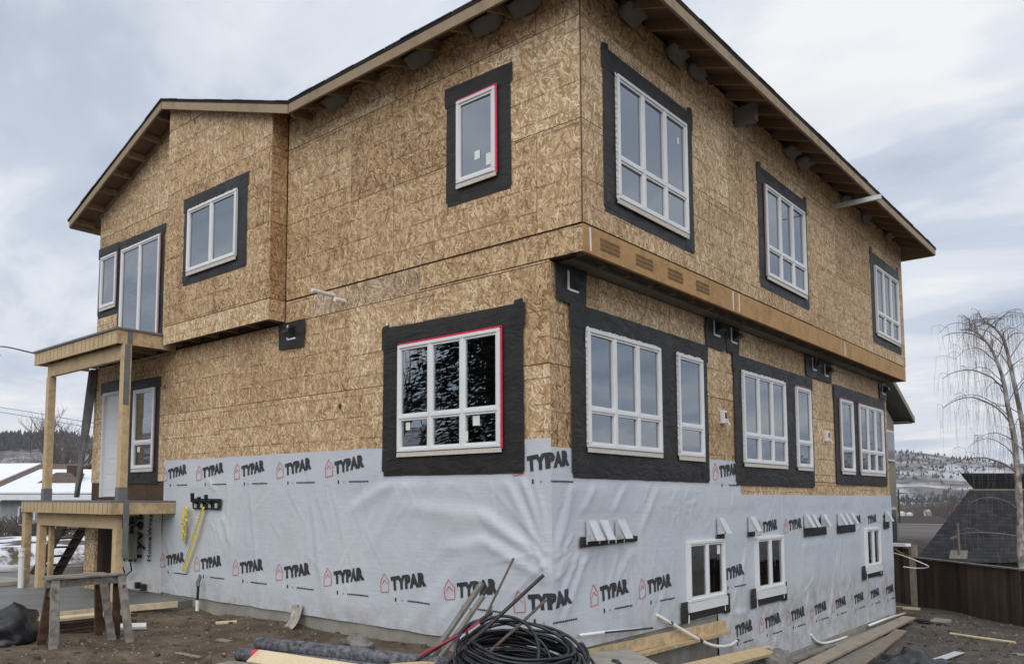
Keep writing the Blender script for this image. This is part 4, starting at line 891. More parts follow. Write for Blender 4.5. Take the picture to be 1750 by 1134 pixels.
# standpipe, marker stake
t = thing('standpipe', 'white plastic standpipe rising from the slab beside the porch posts', 'pipe', (-11.8, -1.25, 0)); MB().tube([(-11.8, -1.25, 0), (-11.79, -1.26, .72)], .055, 10).build('pipe', M['pvc'], t); MB().tube([(-11.79, -1.26, .60), (-11.79, -1.26, .64)], .066, 10).build('collar', M['pvc'], t); MB().tube([(-11.79, -1.26, .72), (-11.79, -1.26, .77)], .066, 10).build('cap', M['pvc'], t)
t = thing('service_riser', 'thin black and white service riser standing against the wrapped wall', 'riser', (-7.15, -.16, -.12)); MB().tube([(-7.15, -.16, -.13), (-7.15, -.16, .05)], .03, 8).build('white_sleeve', M['pvc'], t); MB().tube([(-7.15, -.16, .05), (-7.15, -.15, .28)], .022, 8).build('black_pipe', M['plastic'], t); MB().tube([(-7.15, -.15, .28), (-7.17, -.15, .34), (-7.15, -.12, .42), (-7.14, -.14, .47)], [.032, .036, .03, .015], 7).build('valve', M['stakegrey'], t)
# caution tapes
def ribbon(pts, w, tw=1.0, n=18):
    m = MB(); P_ = [Vector(p) for p in pts]; rows = []
    for i in range(n + 1):
        s = i / n * (len(P_) - 1); k = min(int(s), len(P_) - 2); p = P_[k].lerp(P_[k + 1], s - k); an = tw * sin(i * .9) * .5; d = Vector((cos(an), -abs(sin(an)), 0)) * w / 2; rows.append((p - d, p + d))
    for a, b in rows: m.v += [tuple(a), tuple(b)]
    for i in range(n): m.f.append((2 * i, 2 * i + 1, 2 * i + 3, 2 * i + 2))
    return m
m = ribbon([(-7.72, -.10, 1.60), (-7.82, -.12, 1.36), (-7.70, -.12, 1.22), (-7.78, -.10, .98)], .11, .6); m2 = ribbon([(-7.66, -.13, 1.58), (-7.60, -.14, 1.40), (-7.74, -.12, 1.25), (-7.80, -.10, 1.02)], .10, .8)
k = len(m.v); m.v += m2.v; m.f += [tuple(i + k for i in f) for f in m2.f]
single(m, 'caution_tape', 'yellow', 'bunched yellow tape hanging left of the electrical rough-in', 'tape', (-7.75, -.1, .98))
t = thing('caution_tape', 'long strip of yellow tape hanging diagonally across the wrapped wall', 'tape', (-7.72, -.1, .5)); ribbon([(-7.14, -.10, 1.60), (-7.35, -.11, 1.15), (-7.58, -.10, .75), (-7.75, -.09, .48)], .085, .35).build('strip', M['yellow'], t, fix=False)
m = MB()
for q in range(24): f = q / 23; p = Vector((-7.17 - .57 * f, -.118 - .004, 1.53 - 1.02 * f)); m.poly([p + Vector((-.012, 0, -.012)), p + Vector((.004, 0, -.018)), p + Vector((.012, 0, .010)), p + Vector((-.006, 0, .016))])
m.build('printed_mark', M['ink'], t, fix=False)['kind'] = 'stuff'
# rag on the footing, chunk of concrete
m = MB().grid(lambda a, b: Vector((-4.60 + .22 * a + .03 * sin(b * 5), -.06 - .20 * (1 - b) ** 1.5 - .03 * sin(a * 14 + b * 2), -.14 + .32 * b + .02 * sin(a * 9))), [q / 14 for q in range(15)], [q / 10 for q in range(11)])
o = single(m, 'rag', 'rag', 'pale fabric scrap hanging over the edge of the footing', 'rag', (-4.5, -.1, -.14), smooth=True); o.modifiers.new('thickness', 'SOLIDIFY').thickness = .012
lump('concrete_chunk', 'rock', 'broken grey concrete chunk on the dirt below the wrapped wall', 'rubble', (-2.58, -.56, -.07), (.20, .13, .11), 5.1, .5, 14, 9)
# rolled membrane, boards at the bottom edge
t = thing('membrane_roll', 'long dark grey roll with a red label, under the thinner upper roll', 'roll', (-1.6, -2.0, 0)); MB().tube([(-2.66, -2.24, .02), (-1.4, -1.96, .03), (-.1, -1.70, .03)], .075, 14).build('roll', M['roll'], t, smooth=True); MB().tube([(-2.42, -2.19, .022), (-2.28, -2.16, .022)], .077, 14, False).build('red_label', M['red'], t); MB().tube([(-2.27, -2.158, .022), (-2.24, -2.15, .022)], .077, 14, False).build('white_label', M['label'], t)
single(MB().tube([(-2.55, -2.06, .12), (-1.3, -1.80, .125), (-.1, -1.52, .12)], .085, 14), 'membrane_roll', 'roll', 'thick dark grey felt roll lying on top of the board pile', 'roll', (-1.3, -1.8, .0), smooth=True)
single(MB().beam((-2.62, -2.46, -.05), (-.3, -2.10, -.03), .22, .045), 'plank', 'weathered', 'weathered plank at the bottom edge beneath the grey rolls', 'plank', (-1.5, -2.2, -.1))
single(MB().beam((-2.30, -2.30, .055), (-.3, -1.98, .05), .20, .018, roll=.5), 'plywood_strip', 'pale', 'pale yellow plywood strip leaning on the grey rolls', 'board', (-1.3, -2.1, 0))
# leaning rods and stakes by the corner
LEAN = [('steel_stake', 'stakegrey', 'thick grey stake of the leaning pair, upper end highest', (-.85, -1.22, -.1), (-.47, -.64, .83), .034), ('steel_stake', 'stakegrey', 'shorter grey stake leaning just right of the thickest one', (-.75, -1.20, -.1), (-.40, -.70, .70), .030), ('steel_stake', 'blackrod', 'black stake tucked between the two grey leaning stakes', (-.80, -1.18, -.1), (-.36, -.62, .82), .016),
        ('steel_rod', 'rust', 'tall thin rusty rod leaning above the pipe coil', (-.28, -1.25, .0), (-.08, -.58, 1.11), .013), ('steel_rod', 'blackrod', 'straight black rod slanting up right over the pipe coil', (-.15, -1.65, .1), (.46, -.78, .98), .019), ('steel_rod', 'rust', 'brown rod showing behind the top of the pipe coil', (.05, -1.2, .2), (.40, -.66, .72), .016),
        ('steel_stake', 'stakegrey', 'upright thin stake against the wrap between the rods', (-.44, -.60, -.1), (-.44, -.52, .58), .012), ('steel_rod', 'blackrod', 'short black rod low at the left, crossing the grey stakes', (-.62, -.72, .36), (-.30, -1.10, .10), .015), ('steel_stake', 'stakegrey', 'bent grey bar beside the crossing black rod', (-.62, -1.15, -.08), (-.36, -.70, .40), .015), ('steel_rod', 'blackrod', 'black bar lying along the left edge of the pipe coil', (-.50, -1.75, .1), (.10, -1.15, .62), .018)]
for nm, mt, lb, a, b, r in LEAN: single(MB().tube([a, Vector(a).lerp(Vector(b), .5) + Vector((.004, 0, -.004)), b], r, 7), nm, mt, lb, 'rod' if 'rod' in nm else 'stake', a, 'rods and stakes leaning by the corner')
single(MB().beam((-.50, -1.95, .12), (-.16, -1.45, .13), .09, .07), 'timber_block', 'lumber', 'short timber block lying left of the pipe coil', 'block', (-.3, -1.7, .08)); single(MB().beam((-.55, -2.0, .04), (-.1, -1.5, .05), .16, .07), 'timber_block', 'weathered', 'grey timber block under the lighter one beside the coil', 'block', (-.3, -1.7, 0))
single(MB().tube([(-.35, -1.72, .22), (-.2, -1.55, .33), (-.02, -1.32, .48), (.03, -1.22, .55)], .012, 6), 'hose', 'redhose', 'red hose end lying along the left of the black coil', 'hose', (-.3, -1.7, .1))
# black pipe coil, tilted towards the camera
t = thing('pipe_coil', 'big loose coil of black plastic pipe heaped at the house corner', 'pipe coil', (.28, -1.15, -.1))
Rz = Matrix.Rotation(radians(41.67), 3, 'Z'); Rm = Rz @ Matrix.Rotation(radians(9), 3, 'X') @ Matrix.Rotation(radians(5), 3, 'Y'); cc_ = Vector((.36, -1.06, -.08))
for L_ in range(13):
    m = MB(); pts = []; turns = 2.0; n = int(60 * turns); sd = L_ * 5.3
    for i in range(n + 1):
        a = 2 * pi * turns * i / n + L_ * 1.1; r = .50 + .06 * mn.noise((cos(a) * 1.2 + sd, sin(a) * 1.2, i / n * 2)) + .09 * ((L_ * 37 % 13) / 13 - .5) - .012 * max(0, L_ - 7) + .02 * (i / n)
        z = .02 + L_ * .030 + .026 * (i / n) * 2 + .030 * mn.noise((cos(a) * 1.5, sin(a) * 1.5 + sd, 3))
        pts.append(cc_ + Rm @ Vector((r * cos(a) * 1.12, r * sin(a), z)))
    m.tube(pts, .0165, 7).build('pipe_loop', M['pipe'], t, smooth=True)
for q, (ox, oy, oz, ra, rb, tl, yw) in enumerate(((.02, .12, .20, .66, .52, 40, 4), (.06, .05, .24, .62, .50, 30, -8), (-.16, -.02, .26, .50, .46, 52, 26), (-.20, .02, .20, .42, .50, 62, -30), (.10, .10, .18, .66, .56, 24, 2), (.0, .0, .30, .58, .44, 36, 14), (-.10, -.12, .22, .55, .52, 30, 38))):
    R2 = Rz @ Matrix.Rotation(radians(yw), 3, 'Z') @ Matrix.Rotation(radians(tl), 3, 'X'); pts = []
    for i in range(57):
        a = 2 * pi * i / 60 + q * .9; p = cc_ + Rz @ Vector((ox, oy, oz)) + R2 @ Vector((ra * cos(a), rb * sin(a), .035 * sin(2 * a + q) + .02 * cos(3 * a))); p.z = max(p.z, -.07); pts.append(p)
    MB().tube(pts, .0165, 7).build('pipe_loop', M['pipe'], t, smooth=True)
# sheet and hose end right of the coil
single(MB().hexa([(.20, .10, -.13), (1.2, .42, -.13), (.25, 1.2, -.13), (-.02 + .06, .70, -.13)], [(.20, .10, -.03), (1.2, .42, -.03), (.25, 1.2, -.03), (.04, .70, -.03)]), 'concrete_sheet', 'concrete', 'flat pale grey slab piece lying at the house corner right of the coil', 'slab', (.5, .6, -.1), bevel=.006)
single(MB().tube([(.52, .40, -.02), (.62, .33, .0), (.72, .22, .0), (.80, .05, -.02)], .019, 7), 'hose_end', 'pipe', 'short curved black hose end lying on the pale slab piece', 'hose', (.6, .3, -.03), smooth=True)
lump('bucket_rubble', 'rust', 'small rusty lump at the wrapped corner beside the coil', 'rubble', (.14, .35, .06), (.05, .05, .09), 2.2, .3, 10, 7)
# trench edge: form planks, conduit
single(MB().beam((.06, .62, -.06), (.09, 4.18, -.115), .045, .14), 'form_plank', 'lumber', 'long lumber plank set along the bare concrete footing', 'plank', (.08, 2.4, -.15)); single(MB().beam((.15, .60, -.16), (.16, 4.1, -.20), .12, .04), 'form_plank', 'lumber', 'flat lumber plank lying just below the one on the footing', 'plank', (.15, 2.4, -.2))
single(MB().beam((.62, 1.55, -.33), (.22, 5.75, -.66), .25, .045, roll=.25), 'plank', 'lumber', 'wide yellow plank ramping down beside the step in the wrap', 'plank', (.4, 3.6, -.6))
lump('boulder', 'rock', 'rough grey boulder at the end of the wide yellow plank', 'rock', (.36, 5.35, -.82), (.30, .34, .22), 6.4, .4, 16, 10)
t = thing('white_conduit', 'bent white conduit crossing the bare concrete in front of the form plank', 'conduit', (.15, 3.0, -.2)); MB().tube(sm([(.02, 2.27, .23), (.10, 2.52, .10), (.20, 3.15, -.19), (.22, 3.61, -.33), (.16, 4.2, -.40), (.03, 4.75, -.42)]), .024, 8).build('pipe', M['pvc'], t, smooth=True)
m = MB()
for a, b in (((.085, 2.48, .12), (.105, 2.55, .09)), ((.195, 3.12, -.175), (.205, 3.20, -.21)), ((.05, 4.70, -.42), (.02, 4.80, -.42))): m.tube([a, b], .028, 8)
m.build('coupling', M['blackrod'], t)
t = thing('white_conduit', 'white conduit elbow at the foot of the wrap beyond the ramping plank', 'conduit', (.06, 8.8, -.9)); MB().tube(sm([(.02, 7.96, -.72), (.06, 8.10, -.85), (.08, 8.4, -.93), (.10, 8.9, -.96), (.08, 9.8, -.99)]), .024, 8).build('pipe', M['pvc'], t, smooth=True)
t = thing('white_conduit', 'straight white conduit on the ground at the far end of the wrapped wall', 'conduit', (.12, 12.4, -.95)); MB().tube([(.10, 11.2, -.93), (.12, 12.3, -.92), (.16, 13.8, -.94)], .026, 8).build('pipe', M['pvc'], t, smooth=True)
t = thing('white_conduit', 'short white conduit with a black strap beside the coil', 'conduit', (.10, 1.0, .1)); MB().tube([(.08, .42, .20), (.09, 1.0, .17), (.10, 1.75, .12)], .018, 7).build('pipe', M['pvc'], t, smooth=True); MB().tube([(.11, .9, .175), (.12, 1.6, .125), (.12, 2.0, .10)], .012, 6).build('black_strap', M['blackrod'], t)
# long planks along the right wall
PK = [('long pale plank nearest the wrapped wall on the right side', (.62, 5.6, -.92), (.30, 13.6, -1.00), .26, 'muddy'), ('grey plank squeezed between the wall and the longest plank', (.22, 5.9, -.99), (.20, 12.6, -1.03), .17, 'weathered'), ('muddy plank lying on the outside of the plank row', (1.12, 6.3, -1.0), (.62, 11.6, -1.03), .22, 'muddy'), ('short dark plank between the longer right side planks', (.30, 5.8, -.90), (.18, 8.6, -.98), .14, 'weathered'), ('wide worn plank in the middle of the plank row', (.88, 5.5, -1.02), (.50, 10.6, -1.05), .30, 'weathered')]
for lb, a, b, w_, mt in PK: single(MB().beam(a, b, w_, .04, roll=rnd.uniform(-.08, .08)), 'plank', mt, lb, 'plank', ((a[0] + b[0]) / 2, (a[1] + b[1]) / 2, a[2]), 'planks along the right wall')
m = MB().grid(lambda a, b: Vector((.95 + .95 * a + .3 * b, 6.9 + .4 * a + 1.5 * b, -1.05 + .20 * max(0, sin(a * pi) * sin(b * pi)) * (1 + 1.4 * mn.noise((a * 5, b * 5, 2))) + .03 * mn.noise((a * 16, b * 16, 1)))), [q / 20 for q in range(21)], [q / 20 for q in range(21)])
single(m, 'plastic_sheet', 'plastic', 'crumpled black plastic sheet beside the planks on the right', 'plastic sheet', (1.4, 7.7, -1.05), smooth=True)
lump('snow_patch', 'snow', 'tiny white scrap at the end of the black plastic sheet', 'scrap', (1.68, 8.3, -.98), (.06, .07, .07), 4, .4, 9, 6)
single(MB().beam((1.80, 7.6, -1.02), (2.02, 9.8, -1.05), .16, .015), 'metal_strip', 'galv', 'flat galvanised strip on the gravel right of the plastic sheet', 'metal strip', (1.9, 8.8, -1.05))
single(MB().tube([(1.38, 12.3, -1.09), (2.0, 12.0, -1.08), (2.60, 11.78, -1.07)], .028, 6), 'stick', 'pale', 'thin pale stick lying on the gravel before the fence', 'stick', (2, 12, -1.1))
single(MB().beam((.70, 13.9, -1.06), (1.08, 13.75, -1.05), .22, .05, roll=.3), 'scrap_board', 'weathered', 'broken grey board on the dark ground near the fence', 'board', (.9, 13.8, -1.1)); single(MB().beam((.35, 14.0, -1.09), (.72, 13.85, -1.08), .25, .03), 'scrap_board', 'stairwood', 'dark flat scrap beside the broken grey board', 'board', (.5, 13.9, -1.1))
single(MB().beam((-.30, 14.6, -.92), (.12, 15.2, -.98), .14, .05), 'scrap_board', 'lumber', 'pale board end behind the far corner of the house', 'board', (-.1, 14.9, -1)); single(MB().box((-.02, 13.64, -1.1), (.12, 13.78, -.80)), 'timber_block', 'deckply', 'short brown block standing at the far end of the wrapped wall', 'block', (.05, 13.7, -1.1))

# gravel, chips and wood scraps
def scatter(name, mat, n, area, r0, r1, flat):
    m = MB(); k = 0
    while k < n:
        x = rnd.uniform(area[0], area[1]); y = rnd.uniform(area[2], area[3])
        if x < .02 and y > -.02: continue
        if x < -7.5: continue
        r = r0 * (r1 / r0) ** (rnd.random() ** 2.2); z = zg(x, y); a0 = rnd.uniform(0, 6.3); n0 = len(m.v); hgt = r * flat * rnd.uniform(.6, 1.3)
        for i in range(5): a = a0 + i * 1.2566; q = r * rnd.uniform(.7, 1.2); m.v.append((x + q * cos(a), y + q * sin(a) * rnd.uniform(.5, 1), z - .3 * r)); 
        for i in range(5): a = a0 + i * 1.2566 + .3; q = r * rnd.uniform(.35, .8); m.v.append((x + q * cos(a), y + q * sin(a) * .8, z + hgt * rnd.uniform(.7, 1.1)))
        for i in range(5): j = (i + 1) % 5; m.f.append((n0 + i, n0 + j, n0 + 5 + j, n0 + 5 + i))
        m.f.append(tuple(n0 + 5 + i for i in range(5))); k += 1
    o = m.build(name, M[mat], fix=False); o['kind'] = 'stuff'; o['label'] = 'loose ' + name.replace('_', ' ') + ' scattered over the dirt'; return o
M['gravelm'] = simple('gravel', (0.19, 0.165, 0.14), .9, .5, 14); M['chips'] = simple('wood_chips', (0.46, 0.40, 0.32), .85, .35, 12); M['clod'] = simple('clods', (0.085, 0.066, 0.05), .95, .35, 10)
scatter('gravel', 'gravelm', 4200, (-7.5, 5, -4.2, 16), .010, .045, .6); scatter('wood_chips', 'chips', 900, (-7.5, 4.5, -4, 15), .010, .032, .15); scatter('dirt_clods', 'clod', 1500, (-7.5, 5, -4.2, 16), .02, .085, .55)

SCR = [('splintered wood offcut on the bare dirt left of the grey rolls', (-3.9, -2.3), .35, .09, .02, .4), ('short pale offcut lying below the concrete footing', (-5.6, -.75), .30, .06, .03, 1.1), ('broken lath on the dirt in front of the wrapped wall', (-3.4, -1.2), .5, .035, .015, 2.6), ('small flat board scrap right of the sawhorses', (-4.3, -1.5), .22, .12, .015, .2), ('thin pale lath on the gravel near the planks', (2.6, 8.2), .6, .03, .02, .9), ('dark board end on the gravel beyond the plastic sheet', (2.9, 10.2), .4, .11, .03, 2.0)]
for q, (lb, (x, y), L_, w_, h_, a) in enumerate(SCR): single(MB().beam((x, y, zg(x, y) + h_ * .4), (x + L_ * cos(a), y + L_ * sin(a), zg(x + L_ * cos(a), y + L_ * sin(a)) + h_ * .5), w_, h_, roll=rnd.uniform(-.2, .2)), 'wood_scrap', ('muddy', 'pale', 'weathered')[q % 3], lb, 'scrap', (x, y, zg(x, y)))

# ------------------------------------------------------------------ right: fence, neighbours, birch
def pickets(t, a, b, h, w, mat, zfun, extra=0.0):
    a, b = Vector(a), Vector(b); L = (b - a).length; n = int(L / w); d = (b - a).normalized(); nrm = Vector((d.y, -d.x, 0)); me = None
    for i in range(n):
        p = a + d * (w * (i + .5)); hh = 1.0 + rnd.uniform(-.012, .012)
        if me is None:
            o = MB().box((-w / 2 + .004, -.009, 0), (w / 2 - .004, .009, h)).build('board', M[mat], None); o.parent = t; me = o.data
        else:
            o = bpy.data.objects.new('board', me); COL.objects.link(o); o.parent = t
        o.location = p - ORG[t.name] + Vector((0, 0, zfun(p) + extra)) + nrm * rnd.uniform(0, .012); o.rotation_euler = (0, rnd.uniform(-.006, .006), atan2(d.y, d.x)); o.scale = (1, 1, hh)
fa, fb = Vector((-.36, 17.30, 0)), Vector((4.6, 12.75, 0)); zf = lambda p: -1.22 + .0 * p.x
t = thing('board_fence', 'long dark stained fence of upright boards across the right side', 'fence', (2.0, 15.0, -1.2)); pickets(t, fa, fb, 1.33, .14, 'fence', lambda p: -1.22 - ORG[t.name].z * 0 + 0)
dF = (fb - fa).normalized(); nF = Vector((-dF.y, dF.x, 0))
for z in (-.95, -.2): MB().beam(fa + nF * .04 + Vector((0, 0, z)), fb + nF * .04 + Vector((0, 0, z)), .04, .09).build('fence_rail', M['fence'], t)
MB().beam(fa + Vector((0, 0, .135)), fb + Vector((0, 0, .135)), .12, .035).build('fence_cap', M['weathered'], t)
for q in range(4): p = fa + dF * (q * 2.2); MB().box((p.x - .05 + nF.x * .1, p.y - .05 + nF.y * .1, -1.4), (p.x + .05 + nF.x * .1, p.y + .05 + nF.y * .1, .10)).build('fence_post', M['fence'], t)
t2 = thing('board_fence', 'short taller dark fence section behind the far corner of the house', 'fence', (-1.4, 17.9, -1.2)); fa2, fb2 = Vector((-4.0, 18.6, 0)), Vector((-.45, 17.38, 0)); pickets(t2, fa2, fb2, 1.58, .14, 'fence', lambda p: -1.22)
MB().box((-.46, 17.28, -1.3), (-.34, 17.40, .46)).build('fence_post', M['weathered'], t2); MB().beam(fa2 + Vector((0, 0, .39)), fb2 + Vector((0, 0, .39)), .14, .05).build('fence_cap', M['weathered'], t2)
single(MB().beam((-1.3, 17.6, .44), (-.55, 17.35, .46), .25, .08), 'snow_ridge', 'snow', 'white ridge of snow on top of the short fence section', 'snow', (-.9, 17.5, .4))
single(MB().tube(sm([(.0, 13.75, .45), (.15, 14.3, .33), (.55, 14.5, .12), (.25, 14.7, .05), (.05, 14.3, .10)]), .012, 5), 'loose_cable', 'pvc', 'pale loop of cable hanging at the far wall corner', 'cable', (.2, 14.2, 0)); single(ribbon([(.02, 13.7, .55), (.15, 14.0, .42), (.35, 14.2, .36)], .08), 'caution_tape', 'yellow', 'scrap of yellow tape at the far wall corner before the fence', 'tape', (.1, 13.9, .4))
# beige neighbour
t = thing('neighbour_house', 'beige gabled house with grey eaves seen past the right end of the new house', 'house', (-6, 22, -1))
MB().box((-9, 18.5, -1.6), (-3, 26.3, 4.62)).build('wall', M['stucco'], t)
MB().prism(lambda y, z, n: Vector((n, y, z)), [(18.5, 4.62), (26.3, 4.62), (22.4, 6.35)], -8.9, -3.0).build('gable', M['stucco'], t)
pk = Vector((0, 22.4, 6.72))
for y_e in (17.65, 27.15):
    a = Vector((0, y_e, 4.62)); m = MB(); m.hexa([(-9.5, a.y, a.z), (-2.5, a.y, a.z), (-2.5, pk.y, pk.z), (-9.5, pk.y, pk.z)], [(-9.5, a.y, a.z + .16), (-2.5, a.y, a.z + .16), (-2.5, pk.y, pk.z + .16), (-9.5, pk.y, pk.z + .16)]); r = m.build('roof', M['greyroof'], t)
    s = 1 if y_e > 20 else -1
    MB().hexa([(-2.498, a.y, a.z - .02), (-2.46, a.y, a.z - .02), (-2.46, pk.y, pk.z - .02), (-2.498, pk.y, pk.z - .02)], [(-2.498, a.y, a.z + .2), (-2.46, a.y, a.z + .2), (-2.46, pk.y, pk.z + .2), (-2.498, pk.y, pk.z + .2)]).build('fascia', M['stucco'], r)
    MB().box((-9.5, min(a.y, a.y - s * .84), a.z - .03), (-2.55, max(a.y, a.y - s * .84), a.z - .003)).build('soffit', M['greyroof'], r)
for (y0, y1_, z0, z1) in ((24.3, 26.05, 3.1, 4.25), (24.4, 25.95, -.15, 1.4)):
    w_ = MB().box((-2.995, y0, z0), (-2.94, y1_, z1)).build('window', M['trimwhite'], t); MB().box((-2.938, y0 + .08, z0 + .08), (-2.93, y1_ - .08, z1 - .08)).build('pane', M['glasspane'] if 'glasspane' in M else M.setdefault('glasspane', simple('far_glass', (.10, .12, .14), .08, .1, spec=.8)), w_)
# charcoal roofed building
t = thing('shingled_building', 'low building with a steep charcoal shingled roof and black flared cap behind the fence', 'building', (2.5, 25, -1.5))
bl = [Vector((-1.62, 22.55, -.35)), Vector((7.5, 29.0, -.35)), Vector((6.4, 38.0, -.35)), Vector((-2.4, 31.5, -.35))]; tl_ = [Vector((-.42, 25.1, 2.0)), Vector((7.2, 31.3, 2.0)), Vector((6.2, 36.4, 2.0)), Vector((-.95, 30.2, 2.0))]
MB().hexa(bl, tl_).build('roof', M['darkroof'], t)
ins = [p.lerp(sum(bl, Vector()) / 4, .05) for p in bl]; MB().hexa([p + Vector((0, 0, -1.8)) for p in ins], [p + Vector((0, 0, -.003)) for p in ins]).build('wall', M['stairwood'], t)
ctr = sum(tl_, Vector()) / 4; c0 = [p.lerp(ctr, .03) for p in tl_]; c1 = [p + (p - ctr).normalized() * .30 + Vector((0, 0, .52)) for p in tl_]
MB().hexa([p + Vector((0, 0, .055)) for p in c0], c1).build('roof_cap', M['shingle'], t); MB().hexa([p + (p - ctr).normalized() * .02 + Vector((0, 0, .004)) for p in tl_], [p + (p - ctr).normalized() * .02 + Vector((0, 0, .052)) for p in tl_]).build('flashing', M['weathered'], t); MB().hexa([p + Vector((0, 0, .003)) for p in c1], [p + (p - ctr).normalized() * .04 + Vector((0, 0, .07)) for p in c1]).build('cap_edge', M['blackrod'], t)
vp = MB(); vp.tube([(-.40, 22.95, -.05), (-.40, 22.95, .95)], .035, 6); vp.hexa([(-.65, 22.75, -.25), (-.2, 22.95, -.25), (-.2, 23.25, .0), (-.65, 23.05, .0)], [(-.65, 22.7, -.2), (-.2, 22.9, -.2), (-.2, 23.2, .05), (-.65, 23.0, .05)]); vp.tube([(-.62, 22.9, .42), (-.40, 22.95, .52), (-.42, 22.95, .72)], .04, 5); vp.build('roof_vent', M['stakegrey'], t)
# weeping birch
t = thing('weeping_birch', 'bare weeping birch with two pale trunks and drooping twigs at the right edge', 'tree', (1.75, 21.5, -1.3))
trunk1 = [(1.62, 21.35, -1.4), (1.49, 21.27, .04), (1.52, 21.28, 1.6), (1.50, 21.28, 3.3), (1.38, 21.17, 4.52), (1.29, 21.09, 5.4), (1.06, 20.88, 6.25), (.72, 20.58, 6.72), (.42, 20.31, 6.75)]
trunk2 = [(1.70, 21.42, -1.4), (1.81, 21.55, .3), (1.76, 21.50, 2.4), (1.68, 21.42, 4.0), (1.50, 21.27, 5.6), (1.36, 21.15, 6.5), (1.05, 20.9, 6.95), (.8, 20.65, 6.85)]
MB().tube(sm(trunk1, 4), [.115 * (1 - i / 34) ** 1.2 + .012 for i in range(33)], 7).build('trunk', M['birch'], t, smooth=True); MB().tube(sm(trunk2, 4), [.105 * (1 - i / 30) ** 1.2 + .012 for i in range(29)], 7).build('trunk', M['birch'], t, smooth=True)
lm, tw = MB(), MB(); br = random.Random(5); t1, t2_ = sm(trunk1, 8), sm(trunk2, 8)
def droop(p, L, sway, r=.0033):
    q = [p]; d = Vector((br.uniform(-1, 1), br.uniform(-1, 1), 0)) * .10
    n = max(3, int(L / .28))
    for i in range(n): d = d * .75 + Vector((br.uniform(-.05, .05), br.uniform(-.05, .05), 0)); q.append(q[-1] + d * .55 + Vector((0, 0, -L / n)))
    tw.tube(q, [r * (1 - .6 * i / n) for i in range(n + 1)], 3, False)
    for k in range(int(L * 1.6)):
        s = q[br.randrange(1, len(q))]; a = br.uniform(0, 6.3); tw.tube([s, s + Vector((cos(a) * .07, sin(a) * .07, -.10)), s + Vector((cos(a) * .10, sin(a) * .10, -br.uniform(.25, .5)))], r * .62, 3, False)
def limb(p, a, L, rise, r):
    d = Vector((cos(a), sin(a), 0)); pts = []; n = 9
    for i in range(n + 1): s = i / n; pts.append(p + d * (L * s) + Vector((br.uniform(-.03, .03), br.uniform(-.03, .03), rise * (2.3 * s - 1.9 * s * s) * L)))
    lm.tube(pts, [r * (1 - .82 * i / n) + .003 for i in range(n + 1)], 4, False)
    for i in range(2, n + 1):
        for k in range(1):
            s = pts[i] + Vector((br.uniform(-.06, .06), br.uniform(-.06, .06), 0)); droop(s, br.uniform(.5, 1.7) * (.55 + .3 * L), 0)
            if br.random() < .5:
                a2 = a + br.uniform(-1.2, 1.2); e = s + Vector((cos(a2), sin(a2), 0)) * br.uniform(.2, .55) + Vector((0, 0, br.uniform(0, .18))); lm.tube([s, s.lerp(e, .5) + Vector((0, 0, .06)), e], .006, 3, False); droop(e, br.uniform(.4, 1.3), 0); droop(s.lerp(e, .6), br.uniform(.3, 1.0), 0)
for tr_ in (t1, t2_):
    n = len(tr_)
    for k in range(17):
        i = int(n * (.30 + .66 * k / 17)); p = tr_[min(i, n - 1)]; limb(p, k * 2.4 + br.uniform(-.4, .4), br.uniform(.8, 1.7) * (1.15 - .5 * k / 17), br.uniform(.45, .95) * (1.1 - .35 * k / 17), .013)
limb(t1[28], 3.87, 2.0, .55, .030); limb(t1[36], 3.7, 1.7, .5, .026); limb(t1[20], 3.9, 1.9, .35, .028); limb(t1[50], 3.9, 1.3, .3, .02); limb(Vector((1.5, 21.27, .6)), 3.85, 1.9, .10, .022); limb(Vector((1.52, 21.27, 1.4)), 3.95, 1.5, .35, .018)
lm.build('limb', M['birchtwig'], t, fix=False); o = tw.build('twig', M['birchtwig'], t, fix=False); o['kind'] = 'stuff'

